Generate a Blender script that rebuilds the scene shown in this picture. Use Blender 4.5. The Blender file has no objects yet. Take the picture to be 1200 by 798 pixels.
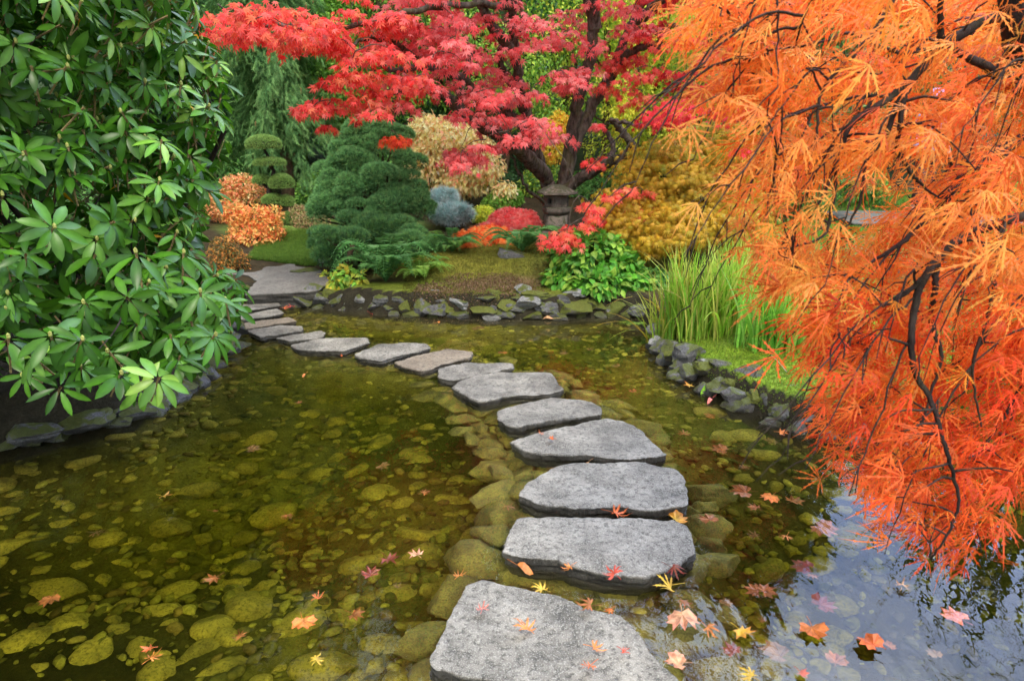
import bpy, math, random
import numpy as np

# ------------------------------------------------------------------ camera, light, exposure
S = bpy.context.scene
COL = S.collection
PITCH = math.radians(17.3); CAMZ = 1.7; FPX = 800.0
cp, sp = math.cos(PITCH), math.sin(PITCH)
cd = bpy.data.cameras.new('camera'); cam = bpy.data.objects.new('camera', cd); COL.objects.link(cam)
cam.location = (0, 0, CAMZ); cam.rotation_euler = (math.pi/2 - PITCH, 0, 0)
cd.sensor_width = 36; cd.lens = 24; cd.clip_start = 0.05; cd.clip_end = 500
cd.dof.use_dof = True; cd.dof.focus_distance = 3.0; cd.dof.aperture_fstop = 5.0
S.camera = cam

W = bpy.data.worlds.new('World'); S.world = W; W.use_nodes = True
nt = W.node_tree; nt.nodes.clear()
N = nt.nodes.new; L = nt.links.new
SUN_EL, SUN_AZ = math.radians(56), math.radians(168)      # azimuth clockwise from +Y: behind the camera, a little left
sky = N('ShaderNodeTexSky'); sky.sky_type = 'NISHITA'; sky.sun_disc = False
sky.sun_elevation = SUN_EL; sky.sun_rotation = SUN_AZ; sky.air_density = 1.0; sky.dust_density = 2.5; sky.ozone_density = 1.0
tc = N('ShaderNodeTexCoord'); mp = N('ShaderNodeMapping'); mp.inputs['Scale'].default_value = (1, 1, 2.6)
nz = N('ShaderNodeTexNoise'); nz.inputs['Scale'].default_value = 2.2; nz.inputs['Detail'].default_value = 7; nz.inputs['Roughness'].default_value = .55
rp = N('ShaderNodeValToRGB'); rp.color_ramp.elements[0].position = .36; rp.color_ramp.elements[0].color = (.12,)*3+(1,)
rp.color_ramp.elements[1].position = .68; rp.color_ramp.elements[1].color = (.95,)*3+(1,)
mx = N('ShaderNodeMix'); mx.data_type = 'RGBA'
bg = N('ShaderNodeBackground'); bg.inputs['Strength'].default_value = 0.15
wo = N('ShaderNodeOutputWorld')
L(tc.outputs['Generated'], mp.inputs['Vector']); L(mp.outputs[0], nz.inputs['Vector']); L(nz.outputs['Fac'], rp.inputs['Fac'])
L(rp.outputs['Color'], mx.inputs['Factor']); L(sky.outputs[0], mx.inputs[6]); mx.inputs[7].default_value = (9.2, 9.3, 9.6, 1)
# a bank of thin bright cloud stands ahead and to the right
vd = N('ShaderNodeVectorMath'); vd.operation = 'DOT_PRODUCT'; vn = N('ShaderNodeVectorMath'); vn.operation = 'NORMALIZE'
L(tc.outputs['Generated'], vn.inputs[0]); L(vn.outputs[0], vd.inputs[0]); vd.inputs[1].default_value = (.50, .62, .60)
mr = N('ShaderNodeMapRange'); mr.inputs[1].default_value = .72; mr.inputs[2].default_value = .98; mr.inputs[3].default_value = 0; mr.inputs[4].default_value = 1; L(vd.outputs['Value'], mr.inputs[0])
mm_ = N('ShaderNodeMix'); mm_.data_type = 'RGBA'; mm_.blend_type = 'MULTIPLY'; mm_.inputs[0].default_value = 1; L(mx.outputs[2], mm_.inputs[6]); mc = N('ShaderNodeMix'); mc.data_type = 'RGBA'; L(mr.outputs[0], mc.inputs[0]); mc.inputs[6].default_value = (.75, .75, .75, 1); mc.inputs[7].default_value = (4.2, 4.6, 5.6, 1); L(mc.outputs[2], mm_.inputs[7])
L(mm_.outputs[2], bg.inputs['Color']); L(bg.outputs[0], wo.inputs['Surface'])

sl = bpy.data.lights.new('sun', 'SUN'); sl.energy = 1.5; sl.angle = math.radians(12); sl.color = (1, .91, .78)
so = bpy.data.objects.new('sun', sl); COL.objects.link(so)
so.rotation_euler = (math.pi/2 - SUN_EL, 0, math.pi - SUN_AZ)
so.location = (0, 0, 30)
vs = S.view_settings; vs.view_transform = 'Standard'; vs.look = 'None'; vs.gamma = 1; vs.exposure = 1.18; vs.use_curve_mapping = False

# ------------------------------------------------------------------ geometry helpers
R = np.random.default_rng(7); random.seed(7)
A = lambda *a: np.array(a, dtype=float)
def ray(px, py):
    cx = (px-600)/FPX; cy = (399-py)/FPX
    return np.array([cx, cp+cy*sp, -sp+cy*cp])
def on(px, py, Z=0.0):                       # the place on a level at height Z
    d = ray(px, py); t = (Z-CAMZ)/d[2]; return A(0, 0, CAMZ)+d*t
def at(px, py, Y):                           # the place at distance Y
    d = ray(px, py); return A(0, 0, CAMZ)+d*(Y/d[1])
def mpp(Y): return (Y*cp)/FPX                # metres per photo pixel at distance Y (near eye level)
def nrm(v):
    return v/np.maximum(np.linalg.norm(v, axis=-1, keepdims=True), 1e-9)
def rdir(n, rng=None):
    return nrm((rng or R).normal(size=(n, 3)))
def frames(D, Nn):
    y = nrm(D); x = nrm(np.cross(y, Nn)+1e-6); z = np.cross(x, y)
    return np.stack([x, y, z], axis=-1)
_k = np.random.default_rng(3)
_K = [( _k.normal(size=(3, 7)), _k.uniform(0, 6.28, 7)) for _ in range(6)]
def sno(P, f=1.0, seed=0):                   # smooth noise, about -1..1
    K, ph = _K[seed % 6]; P = np.asarray(P)
    a = np.sin(P@K*f + ph + seed*1.3)
    b = np.sin(P@K[:, ::-1]*f*2.1 + ph*2 + a)
    return (a.mean(-1)*1.4 + b.mean(-1)*.7)

class Geo:
    """collects vertices, faces and a colour per vertex"""
    def __init__(s): s.V = []; s.F = []; s.T = []; s.C = []; s.n = 0
    def add(s, V, F, C=(1, 1, 1)):
        V = np.asarray(V, float).reshape(-1, 3); C = np.asarray(C, float)
        if C.ndim == 1: C = np.tile(C, (len(V), 1))
        F = np.asarray(F)
        s.V.append(V); s.C.append(C); s.F.append((F+s.n).ravel()); s.T.append(np.full(len(F), F.shape[1])); s.n += len(V)
        return s
    def scatter(s, tpl, P, Rm, Sc, C):
        tV, tFs, tS = tpl; m = len(P); n = len(tV)
        if m == 0: return s
        Sc = np.asarray(Sc, float)
        if Sc.ndim == 1: Sc = Sc[:, None]
        V = np.einsum('mij,mnj->mni', Rm, tV[None]*Sc[:, None, :]) + P[:, None, :]
        Cc = C[:, None, :]*tS[None, :, None]
        base = s.n+np.arange(m)*n
        s.V.append(V.reshape(-1, 3)); s.C.append(Cc.reshape(-1, 3)); s.n += m*n
        for F in tFs:
            G = (F[None]+base[:, None, None]).reshape(-1, F.shape[1])
            s.F.append(G.ravel()); s.T.append(np.full(len(G), F.shape[1]))
        return s
    def tube(s, pts, rad, sides=6, C=(1, 1, 1), cap=True):
        pts = np.asarray(pts, float); k = len(pts); rad = np.broadcast_to(rad, (k,)) if np.ndim(rad) == 0 else np.asarray(rad)
        T = nrm(np.gradient(pts, axis=0)); up = A(0, 0, 1) if abs(T[0][2]) < .9 else A(1, 0, 0)
        x = np.zeros((k, 3)); u = nrm(np.cross(T[0], up))
        for i in range(k):
            u = nrm(u-T[i]*np.dot(u, T[i])); x[i] = u
        y = np.cross(T, x); a = np.arange(sides)/sides*2*math.pi
        V = pts[:, None]+rad[:, None, None]*(np.cos(a)[None, :, None]*x[:, None]+np.sin(a)[None, :, None]*y[:, None])
        V = V.reshape(-1, 3)
        i = np.arange(k-1)[:, None]*sides; j = np.arange(sides)[None]; j2 = (j+1) % sides
        F = np.stack([i+j, i+j2, i+sides+j2, i+sides+j], -1).reshape(-1, 4)
        return s.add(V, F, C)
    def lathe(s, prof, c=(0, 0, 0), n=24, C=(1, 1, 1), sq=None, rot=0, wob=0):
        prof = np.asarray(prof, float); k = len(prof); a = np.arange(n)/n*2*math.pi+rot
        rr = np.ones(n) if sq is None else 1/np.maximum(np.abs(np.cos(((a-rot+math.pi/sq) % (2*math.pi/sq))-math.pi/sq)), .3)
        V = np.stack([prof[:, :1]*np.cos(a)*rr, prof[:, :1]*np.sin(a)*rr, np.repeat(prof[:, 1:], n, 1)], -1).reshape(-1, 3)
        if wob: V += wob*np.stack([sno(V, 9, 1), sno(V, 9, 2), sno(V, 9, 3)], -1)
        i = np.arange(k-1)[:, None]*n; j = np.arange(n)[None]; j2 = (j+1) % n
        F = np.stack([i+j, i+j2, i+n+j2, i+n+j], -1).reshape(-1, 4)
        return s.add(V+np.asarray(c), F, C)
    def box(s, c, h, C=(1, 1, 1), rz=0):
        V = np.array([[x, y, z] for z in (-1, 1) for y in (-1, 1) for x in (-1, 1)], float)*np.asarray(h)
        ca, sa = math.cos(rz), math.sin(rz); V = np.stack([V[:, 0]*ca-V[:, 1]*sa, V[:, 0]*sa+V[:, 1]*ca, V[:, 2]], -1)
        return s.add(V+np.asarray(c), [[0, 2, 3, 1], [4, 5, 7, 6], [0, 1, 5, 4], [2, 6, 7, 3], [0, 4, 6, 2], [1, 3, 7, 5]], C)
    def mesh(s, name, mat, smooth=False, off=None):
        V = np.concatenate(s.V); C = np.concatenate(s.C); F = np.concatenate(s.F).astype(np.int32); T = np.concatenate(s.T).astype(np.int32)
        if off is not None: V = V-np.asarray(off)
        me = bpy.data.meshes.new(name); me.vertices.add(len(V)); me.vertices.foreach_set('co', V.astype(np.float32).ravel())
        me.loops.add(len(F)); me.loops.foreach_set('vertex_index', F); me.polygons.add(len(T))
        st = np.concatenate([[0], np.cumsum(T)[:-1]]).astype(np.int32); me.polygons.foreach_set('loop_start', st)
        me.polygons.foreach_set('use_smooth', np.full(len(T), bool(smooth)))
        ca = me.color_attributes.new('col', 'FLOAT_COLOR', 'POINT')
        ca.data.foreach_set('color', np.concatenate([np.clip(C, 0, 1), np.ones((len(C), 1))], 1).astype(np.float32).ravel())
        me.update(calc_edges=True); me.materials.append(mat)
        if smooth == 'top':
            nb = np.zeros(len(T)*3, np.float32); me.polygons.foreach_get('normal', nb); me.polygons.foreach_set('use_smooth', nb[2::3] > .75)
        return me
    def build(s, name, mat, parent=None, smooth=False, loc=None, **tags):
        off = np.array(parent.location) if parent is not None else (np.asarray(loc) if loc is not None else None)
        p = parent
        while p is not None and p.parent is not None: p = p.parent; off = off+np.array(p.location)
        me = s.mesh(name, mat, smooth, off)
        o = bpy.data.objects.new(name, me); COL.objects.link(o)
        if parent is not None: o.parent = parent
        elif loc is not None: o.location = tuple(loc)
        return tag(o, **tags)
def tag(o, label=None, cat=None, group=None, kind=None):
    if label: o['label'] = label
    if cat: o['category'] = cat
    if group: o['group'] = group
    if kind: o['kind'] = kind
    return o
def thing(name, label, cat, loc, group=None):
    o = bpy.data.objects.new(name, None); COL.objects.link(o); o.location = tuple(float(v) for v in loc); o.empty_display_size = .1
    return tag(o, label, cat, group)
def copy_tree(o, parent=None):
    c = o.copy(); COL.objects.link(c); c.parent = parent
    for k in [q for q in bpy.data.objects if q.parent == o]: copy_tree(k, c)
    return c
def spline(pts, n=8, jit=0.0, rng=None):
    P = np.asarray(pts, float); Q = np.vstack([2*P[0]-P[1], P, 2*P[-1]-P[-2]]); out = []
    for i in range(1, len(Q)-2):
        t = np.linspace(0, 1, n, endpoint=False)[:, None]
        a, b, c, d = Q[i-1], Q[i], Q[i+1], Q[i+2]
        out.append(.5*((2*b)+(-a+c)*t+(2*a-5*b+4*c-d)*t**2+(-a+3*b-3*c+d)*t**3))
    out.append(P[-1:]); o = np.vstack(out)
    if jit: o[1:-1] += (rng or R).normal(size=(len(o)-2, 3))*jit
    return o
# leaf shapes: (verts, [faces by size], shade per vertex); the leaf runs along +y, its face looks to +z
def t_leaf(w=.36, st=(0, .12, .35, .62, .85, 1), wid=(.06, .5, .92, 1, .62, .02), droop=.25, fold=.12, rib=1.35):
    V = []; sh = []
    for t, a in zip(st, wid):
        z = -droop*t*t
        V += [(-w/2*a, t, z+fold*a*w), (0, t, z), (w/2*a, t, z+fold*a*w)]; sh += [1, rib, 1]
    F = []
    for i in range(len(st)-1):
        b = i*3; F += [(b, b+1, b+4, b+3), (b+1, b+2, b+5, b+4)]
    return np.array(V), [np.array(F)], np.array(sh)
def t_small(w=.5, droop=.15):
    V = np.array([(0, 0, 0), (w/2, .45, .06), (0, 1, -droop), (-w/2, .45, .06)]); return V, [np.array([(0, 1, 2), (0, 2, 3)])], np.array([.9, 1, 1.05, 1])
def t_star(lobes=(0, 38, 76, 125), rad=(1, .93, .72, .38), notch=.36, droop=.3, wl=.0):
    pts = []
    ang = [-a for a in lobes[::-1]]+[a for a in lobes[1:]]; rr = list(rad[::-1])+list(rad[1:])
    for i, (a, r) in enumerate(zip(ang, rr)):
        pts.append((a, r))
        if i < len(ang)-1: pts.append(((a+ang[i+1])/2, notch*min(1, (r+rr[i+1])/1.6)))
    pts.append((180, .1))
    V = [(0, 0, 0)]; sh = [.92]
    for a, r in pts:
        x, y = math.sin(math.radians(a))*r, math.cos(math.radians(a))*r
        V.append((x, y, -droop*r*r)); sh.append(1.04 if r > .5 else .95)
    V = np.array(V); n = len(pts)
    return V, [np.array([(0, i+1, (i+1) % n+1) for i in range(n)])], np.array(sh)
def t_lace(k=7, droop=.35, w=.05, teeth=3, spread=150, seed=None, curl=0.0):
    """finely cut leaf: narrow fingers, each with pointed side teeth"""
    r = np.random.default_rng(seed or 1); ir = 0 if seed is None else 1
    V = []; F4 = []; F3 = []; sh = []
    for i in range(k):
        a = math.radians(-spread/2+spread*i/(k-1)+ir*r.uniform(-7, 7)); ln = (1-.45*abs(i-(k-1)/2)/((k-1)/2))*(1+ir*r.uniform(-.18, .18)); dz = droop*(1+ir*r.uniform(-.6, .8)); bend = ir*r.uniform(-.22, .22)+curl*(1 if a < 0 else -1)
        ca, sa = math.cos(a), math.sin(a)
        def put(x, y): x = x+bend*y*y; V.append((x*ca+y*sa, y*ca-x*sa, -dz*y*y))
        b = len(V)
        for t, ww in zip((0, .3, .65, 1), (.3, 1, .8, .02)):
            for s_ in (-1, 1): put(s_*w*ww, t*ln); sh.append(.92+.12*t)
        for j in range(3): F4.append((b+2*j, b+2*j+1, b+2*j+3, b+2*j+2))
        for q in range(teeth):
            t0 = .25+.42*q/max(teeth-1, 1)+ir*r.uniform(-.04, .04)
            for s_ in (-1, 1):
                e = len(V); tl = (.17 if w > .04 else .12)*(1-.4*t0)
                put(s_*w*.5, t0*ln); put(s_*w*.5, t0*ln+.08*ln); put(s_*(w*.8+tl*.36), t0*ln+tl); sh.extend([1, 1, 1]); F3.append((e, e+1, e+2))
    Fs = [np.array(F4)]
    if F3: Fs.append(np.array(F3))
    return np.array(V), Fs, np.array(sh)
def t_tuft(k=6, w=.05, spread=.7, seed=1):
    r = np.random.default_rng(seed); V = []; F = []
    for i in range(k):
        a = i/k*6.283+r.uniform(0, .6); s_ = spread*r.uniform(.5, 1)
        d = np.array([math.cos(a)*s_, 1, math.sin(a)*s_]); d /= np.linalg.norm(d); d *= r.uniform(.7, 1)
        q = np.array([-math.sin(a), 0, math.cos(a)])*w; b = len(V); V += [-q, q, d]; F.append((b, b+1, b+2))
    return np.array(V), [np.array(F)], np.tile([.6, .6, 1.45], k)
def t_hang(k=9, w=.035, seed=2):
    r = np.random.default_rng(seed); V = []; F = []; sh = []
    for i in range(k):
        t = i/k; b = len(V); s_ = 1 if i % 2 else -1
        y0 = t*.8; q = r.uniform(.16, .3)
        V += [(0, y0-.03, 0), (0, y0+w*1.6, 0), (s_*q*.55, y0+q*1.1, r.uniform(-.12, .12))]; F.append((b, b+1, b+2)); sh += [.85, .85, 1.1]
    b = len(V); V += [(-w*.5, 0, 0), (w*.5, 0, 0), (0, 1.05, 0)]; F.append((b, b+1, b+2)); sh += [.8, .8, 1.15]
    return np.array(V), [np.array(F)], np.array(sh)
RHODO = t_leaf(.30); SMALL = t_small(); ROUND = t_leaf(.62, (0, .25, .6, 1), (.2, .95, .85, .02), .25, .1, 1.1)
STAR = t_star(); LACES = [t_lace(7, .35, .017, 3, 150, 3), t_lace(7, .6, .018, 3, 120, 4), t_lace(5, .5, .018, 3, 80, 5), t_lace(7, .15, .016, 3, 175, 6), t_lace(6, .9, .018, 2, 110, 7), t_lace(7, .5, .016, 3, 140, 8)]; LACE_S = t_lace(7, .5, .05, 0, 170); TUFT = t_tuft(); HANG = t_hang(); TUFT2 = t_tuft(9, .035, 1.1, 5)

_ico = {}
def ico(n):
    if n not in _ico:
        import bmesh
        bm = bmesh.new(); bmesh.ops.create_icosphere(bm, subdivisions=n, radius=1); bm.verts.index_update()
        _ico[n] = (np.array([v.co[:] for v in bm.verts]), np.array([[v.index for v in f.verts] for f in bm.faces])); bm.free()
    return _ico[n]
def rock(seed, size, sub=3, cuts=9, rough=.07, lay=.0, dlo=.5):
    r = np.random.default_rng(seed); V, F = ico(sub); V = V.copy()
    for _ in range(cuts):
        n = rdir(1, r)[0]; d = r.uniform(dlo, .86); pr = V@n; V -= np.maximum(pr-d, 0)[:, None]*n*.95
    V *= 1+rough*sno(V*2.2+seed, 1.5, seed)[:, None]+rough*.5*sno(V*7+seed, 1.3, seed+1)[:, None]
    if lay: V[:, :2] *= (1+lay*np.sin(V[:, 2:3]*13+seed))
    V *= 1+rough*.22*sno(V*19+seed, 1.1, seed+2)[:, None]; V /= np.abs(V).max(0)
    return V*np.asarray(size), F
def pal(n, cols, rng=None, var=.18, w=None):
    rng = rng or R; c = np.asarray(cols, float); i = rng.choice(len(c), n, p=w)
    j = rng.choice(len(c), n, p=w); m = rng.uniform(0, 1, (n, 1)); out = c[i]*m+c[j]*(1-m)
    return np.clip(out*(1+rng.normal(size=(n, 1))*var), .002, .95)
def blobs(n, Cn, Rd, shell=.35, rng=None, keep=None):
    """points in the outer layer of a group of lumps, with the outward direction"""
    rng = rng or R; Cn = np.atleast_2d(Cn); Rd = np.atleast_2d(Rd)
    if Rd.shape[1] == 1: Rd = np.repeat(Rd, 3, 1)
    a = (Rd[:, 0]*Rd[:, 1]+Rd[:, 1]*Rd[:, 2]+Rd[:, 0]*Rd[:, 2]); P = []; O = []; tot = 0
    while tot < n:
        i = rng.choice(len(Cn), n, p=a/a.sum()); d = rdir(n, rng); q = 1-shell*rng.uniform(0, 1, n)**1.5
        q *= 1+.10*sno(Cn[i]+d*3, 1.6, 2)
        p = Cn[i]+d*q[:, None]*Rd[i]; o = nrm(d/Rd[i])
        ins = np.zeros(n, bool)
        for c, r_ in zip(Cn, Rd): ins |= (((p-c)/r_)**2).sum(1) < (1-shell*1.15)**2
        ok = ~ins if keep is None else (~ins & keep(p))
        P.append(p[ok]); O.append(o[ok]); tot += ok.sum()
        if ok.sum() == 0: break
    return np.vstack(P)[:n], np.vstack(O)[:n]
def leaves_on(g, tpl, P, O, size, cols, out=.5, down=.4, rnd=.5, nup=.4, rng=None, var=.18, w=None, svar=.25):
    rng = rng or R; n = len(P)
    D = O*out+A(0, 0, -down)+rng.normal(size=(n, 3))*rnd
    Nn = O*(1-nup)+A(0, 0, nup)+rng.normal(size=(n, 3))*.35
    g.scatter(tpl, P, frames(D, Nn), size*(1+rng.uniform(-svar, svar, n))[:, None]*np.ones(3), pal(n, cols, rng, var, w))
def in_poly(x, y, poly):
    ins = np.zeros(x.shape, bool); P = np.asarray(poly); j = len(P)-1
    for i in range(len(P)):
        xi, yi = P[i][:2]; xj, yj = P[j][:2]
        ins ^= ((yi > y) != (yj > y)) & (x < (xj-xi)*(y-yi)/(yj-yi+1e-12)+xi); j = i
    return ins
def seg_dist(x, y, P, closed=True):
    P = np.asarray(P)[:, :2]; d = np.full(x.shape, 1e9); m = len(P)
    for i in range(m if closed else m-1):
        a, b = P[i], P[(i+1) % m]; ab = b-a; t = np.clip(((x-a[0])*ab[0]+(y-a[1])*ab[1])/(ab@ab+1e-12), 0, 1)
        d = np.minimum(d, np.hypot(x-a[0]-t*ab[0], y-a[1]-t*ab[1]))
    return d

# ------------------------------------------------------------------ materials
def nodes(name):
    m = bpy.data.materials.new(name); m.use_nodes = True; t = m.node_tree; t.nodes.clear()
    return m, t.nodes.new, t.links.new
def setd(n, **k):
    for a, v in k.items():
        a = a.replace('_', ' ')
        n.inputs[a].default_value = v
    return n
def noise(N, L, src, scale, detail=6, rough=.55):
    n = N('ShaderNodeTexNoise'); n.inputs['Scale'].default_value = scale; n.inputs['Detail'].default_value = detail; n.inputs['Roughness'].default_value = rough
    L(src, n.inputs['Vector']); return n.outputs['Fac']
def ramp(N, L, src, stops):
    r = N('ShaderNodeValToRGB'); e = r.color_ramp.elements
    while len(e) < len(stops): e.new(.5)
    for q, (p, c) in zip(e, stops): q.position = p; q.color = (c, c, c, 1) if np.isscalar(c) else tuple(c)+(1,)
    L(src, r.inputs['Fac']); return r.outputs['Color']
def mixc(N, L, f, a, b, mode='MIX'):
    m = N('ShaderNodeMix'); m.data_type = 'RGBA'; m.blend_type = mode
    for s_, v in ((0, f), (6, a), (7, b)):
        if isinstance(v, (int, float)): m.inputs[s_].default_value = v if s_ == 0 else (v, v, v, 1)
        elif isinstance(v, tuple): m.inputs[s_].default_value = v+(1,)
        else: L(v, m.inputs[s_])
    return m.outputs[2]
def math_(N, L, op, a, b=0.0):
    m = N('ShaderNodeMath'); m.operation = op
    for i, v in ((0, a), (1, b)):
        if isinstance(v, (int, float)): m.inputs[i].default_value = v
        else: L(v, m.inputs[i])
    return m.outputs[0]
def bump(N, L, h, st, dist):
    b = N('ShaderNodeBump'); b.inputs['Strength'].default_value = st; b.inputs['Distance'].default_value = dist; L(h, b.inputs['Height']); return b.outputs[0]
def leaf_mat(name, rough=.5, trans=.35, spec=.35, tint=(1, 1, 1), blotch=.25, bscale=60):
    m, N, L = nodes(name); a = N('ShaderNodeAttribute'); a.attribute_name = 'col'; g = N('ShaderNodeNewGeometry')
    f = noise(N, L, g.outputs['Position'], bscale, 3); c = mixc(N, L, 1.0, a.outputs['Color'], ramp(N, L, f, [(.3, 1-blotch), (.7, 1+blotch*.6)]), 'MULTIPLY')
    p = N('ShaderNodeBsdfPrincipled'); L(c, p.inputs['Base Color']); p.inputs['Roughness'].default_value = rough; p.inputs['Specular IOR Level'].default_value = spec
    t = N('ShaderNodeBsdfTranslucent'); L(mixc(N, L, 1.0, c, tint, 'MULTIPLY'), t.inputs['Color'])
    x = N('ShaderNodeMixShader'); x.inputs[0].default_value = trans; L(p.outputs[0], x.inputs[1]); L(t.outputs[0], x.inputs[2])
    o = N('ShaderNodeOutputMaterial'); L(x.outputs[0], o.inputs['Surface']); return m
def stone_mat(name, lo, hi, moss=0.0, wet=True, scale=1.0, speck=.5, rough=.75, mosscol=(.06, .075, .012), bs=.6, zlo=-.02, zhi=.05):
    m, N, L = nodes(name); g = N('ShaderNodeNewGeometry'); pos = g.outputs['Position']; oi = N('ShaderNodeObjectInfo')
    va = N('ShaderNodeVectorMath'); va.operation = 'ADD'; L(pos, va.inputs[0]); L(oi.outputs['Random'], va.inputs[1]); v = va.outputs[0]
    n1 = noise(N, L, v, 5*scale, 8, .62); n2 = noise(N, L, v, 42*scale, 6, .7); n3 = noise(N, L, v, 190*scale, 3, .6)
    c = mixc(N, L, ramp(N, L, n1, [(.32, 0), (.68, 1)]), lo, hi)
    c = mixc(N, L, ramp(N, L, n2, [(.38, .75), (.52, 0)]), c, tuple(x*.45 for x in lo))
    c = mixc(N, L, math_(N, L, 'MULTIPLY', ramp(N, L, n3, [(.52, 0), (.66, 1)]), speck), c, tuple(min(.7, x*1.9+.04) for x in hi))
    c = mixc(N, L, math_(N, L, 'MULTIPLY', ramp(N, L, noise(N, L, v, 260*scale, 2), [(.3, 1), (.42, 0)]), speck*.8), c, tuple(x*.3 for x in lo))
    rnd = math_(N, L, 'MULTIPLY_ADD', oi.outputs['Random'], .35); rnd.node.inputs[2].default_value = .82
    c = mixc(N, L, 1.0, c, rnd, 'MULTIPLY')
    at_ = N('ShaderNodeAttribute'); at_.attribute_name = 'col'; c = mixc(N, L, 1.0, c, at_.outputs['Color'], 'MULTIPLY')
    rg = rough
    if moss:
        sx = N('ShaderNodeSeparateXYZ'); L(g.outputs['Normal'], sx.inputs[0])
        mm = math_(N, L, 'MULTIPLY', ramp(N, L, math_(N, L, 'ADD', math_(N, L, 'MULTIPLY', sx.outputs[2], .25), noise(N, L, v, 7*scale, 5)), [(.72-moss*.35, 0), (.80-moss*.3, 1)]), 1.0)
        c = mixc(N, L, mm, c, mixc(N, L, noise(N, L, v, 60, 3), tuple(x*.6 for x in mosscol), tuple(x*1.7 for x in mosscol)))
    p = N('ShaderNodeBsdfPrincipled')
    if wet:
        sz = N('ShaderNodeSeparateXYZ'); L(pos, sz.inputs[0])
        z = math_(N, L, 'ADD', sz.outputs[2], math_(N, L, 'MULTIPLY', math_(N, L, 'SUBTRACT', noise(N, L, v, 14, 4), .5), .05))
        wf = N('ShaderNodeMapRange'); wf.inputs[1].default_value = zlo; wf.inputs[2].default_value = zhi; wf.inputs[3].default_value = 1; wf.inputs[4].default_value = 0; L(z, wf.inputs[0])
        c = mixc(N, L, math_(N, L, 'MULTIPLY', wf.outputs[0], .82), c, (.018, .017, .010))
        rr = math_(N, L, 'MULTIPLY_ADD', wf.outputs[0], -.45); rr.node.inputs[2].default_value = rough; L(rr, p.inputs['Roughness'])
    else: p.inputs['Roughness'].default_value = rough
    L(c, p.inputs['Base Color']); p.inputs['Specular IOR Level'].default_value = .4
    h = math_(N, L, 'ADD', math_(N, L, 'MULTIPLY', n2, .7), math_(N, L, 'MULTIPLY', n3, .3)); h = math_(N, L, 'ADD', h, n1)
    L(bump(N, L, h, bs, .018/scale), p.inputs['Normal'])
    o = N('ShaderNodeOutputMaterial'); L(p.outputs[0], o.inputs['Surface']); return m
def attr_mat(name, rough=.9, bs=.7, dist=.02, s1=9, s2=70, lo=.55, hi=1.35):
    m, N, L = nodes(name); a = N('ShaderNodeAttribute'); a.attribute_name = 'col'; g = N('ShaderNodeNewGeometry'); v = g.outputs['Position']
    n1 = noise(N, L, v, s1, 7, .6); n2 = noise(N, L, v, s2, 5, .65)
    c = mixc(N, L, 1.0, a.outputs['Color'], ramp(N, L, n1, [(.3, lo), (.7, hi)]), 'MULTIPLY')
    c = mixc(N, L, 1.0, c, ramp(N, L, n2, [(.3, lo), (.7, hi)]), 'MULTIPLY')
    p = N('ShaderNodeBsdfPrincipled'); L(c, p.inputs['Base Color']); p.inputs['Roughness'].default_value = rough; p.inputs['Specular IOR Level'].default_value = .2
    L(bump(N, L, math_(N, L, 'ADD', n1, n2), bs, dist), p.inputs['Normal'])
    o = N('ShaderNodeOutputMaterial'); L(p.outputs[0], o.inputs['Surface']); return m
def bark_mat(name, lo, hi, moss=(.07, .075, .015), mf=.4):
    m, N, L = nodes(name); g = N('ShaderNodeNewGeometry'); v = g.outputs['Position']
    mpn = N('ShaderNodeMapping'); mpn.inputs['Scale'].default_value = (1, 1, .35); L(v, mpn.inputs[0])
    n1 = noise(N, L, mpn.outputs[0], 26, 7, .65); n2 = noise(N, L, v, 9, 5)
    c = mixc(N, L, ramp(N, L, n1, [(.38, 0), (.66, 1)]), lo, hi)
    c = mixc(N, L, math_(N, L, 'MULTIPLY', ramp(N, L, n2, [(.48, 0), (.6, 1)]), mf), c, moss)
    p = N('ShaderNodeBsdfPrincipled'); L(c, p.inputs['Base Color']); p.inputs['Roughness'].default_value = .9; p.inputs['Specular IOR Level'].default_value = .2
    L(bump(N, L, n1, .8, .02), p.inputs['Normal']); o = N('ShaderNodeOutputMaterial'); L(p.outputs[0], o.inputs['Surface']); return m
def water_mat():
    m, N, L = nodes('pond_water'); g = N('ShaderNodeNewGeometry'); v = g.outputs['Position']
    mpn = N('ShaderNodeMapping'); mpn.inputs['Scale'].default_value = (1, .55, 1); L(v, mpn.inputs[0])
    n1 = noise(N, L, mpn.outputs[0], 3.2, 2, .5); n2 = noise(N, L, mpn.outputs[0], 17, 2, .5)
    nb = bump(N, L, math_(N, L, 'ADD', n1, math_(N, L, 'MULTIPLY', n2, .16)), .28, .03)
    ior = N('ShaderNodeMapRange'); L(g.outputs['Backfacing'], ior.inputs[0]); ior.inputs[3].default_value = 1.33; ior.inputs[4].default_value = 1/1.33
    fr = N('ShaderNodeFresnel'); L(ior.outputs[0], fr.inputs[0]); L(nb, fr.inputs['Normal'])
    t = N('ShaderNodeBsdfRefraction'); t.inputs['Roughness'].default_value = .0; L(ior.outputs[0], t.inputs['IOR']); L(nb, t.inputs['Normal']); gl = N('ShaderNodeBsdfGlossy'); gl.inputs['Roughness'].default_value = .012; L(nb, gl.inputs['Normal'])
    x = N('ShaderNodeMixShader'); L(fr.outputs[0], x.inputs[0]); L(t.outputs[0], x.inputs[1]); L(gl.outputs[0], x.inputs[2])
    va = N('ShaderNodeVolumeAbsorption'); va.inputs['Color'].default_value = (.66, .67, .25, 1); va.inputs['Density'].default_value = 2.5
    o = N('ShaderNodeOutputMaterial'); L(x.outputs[0], o.inputs['Surface']); L(va.outputs[0], o.inputs['Volume']); return m

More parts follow.
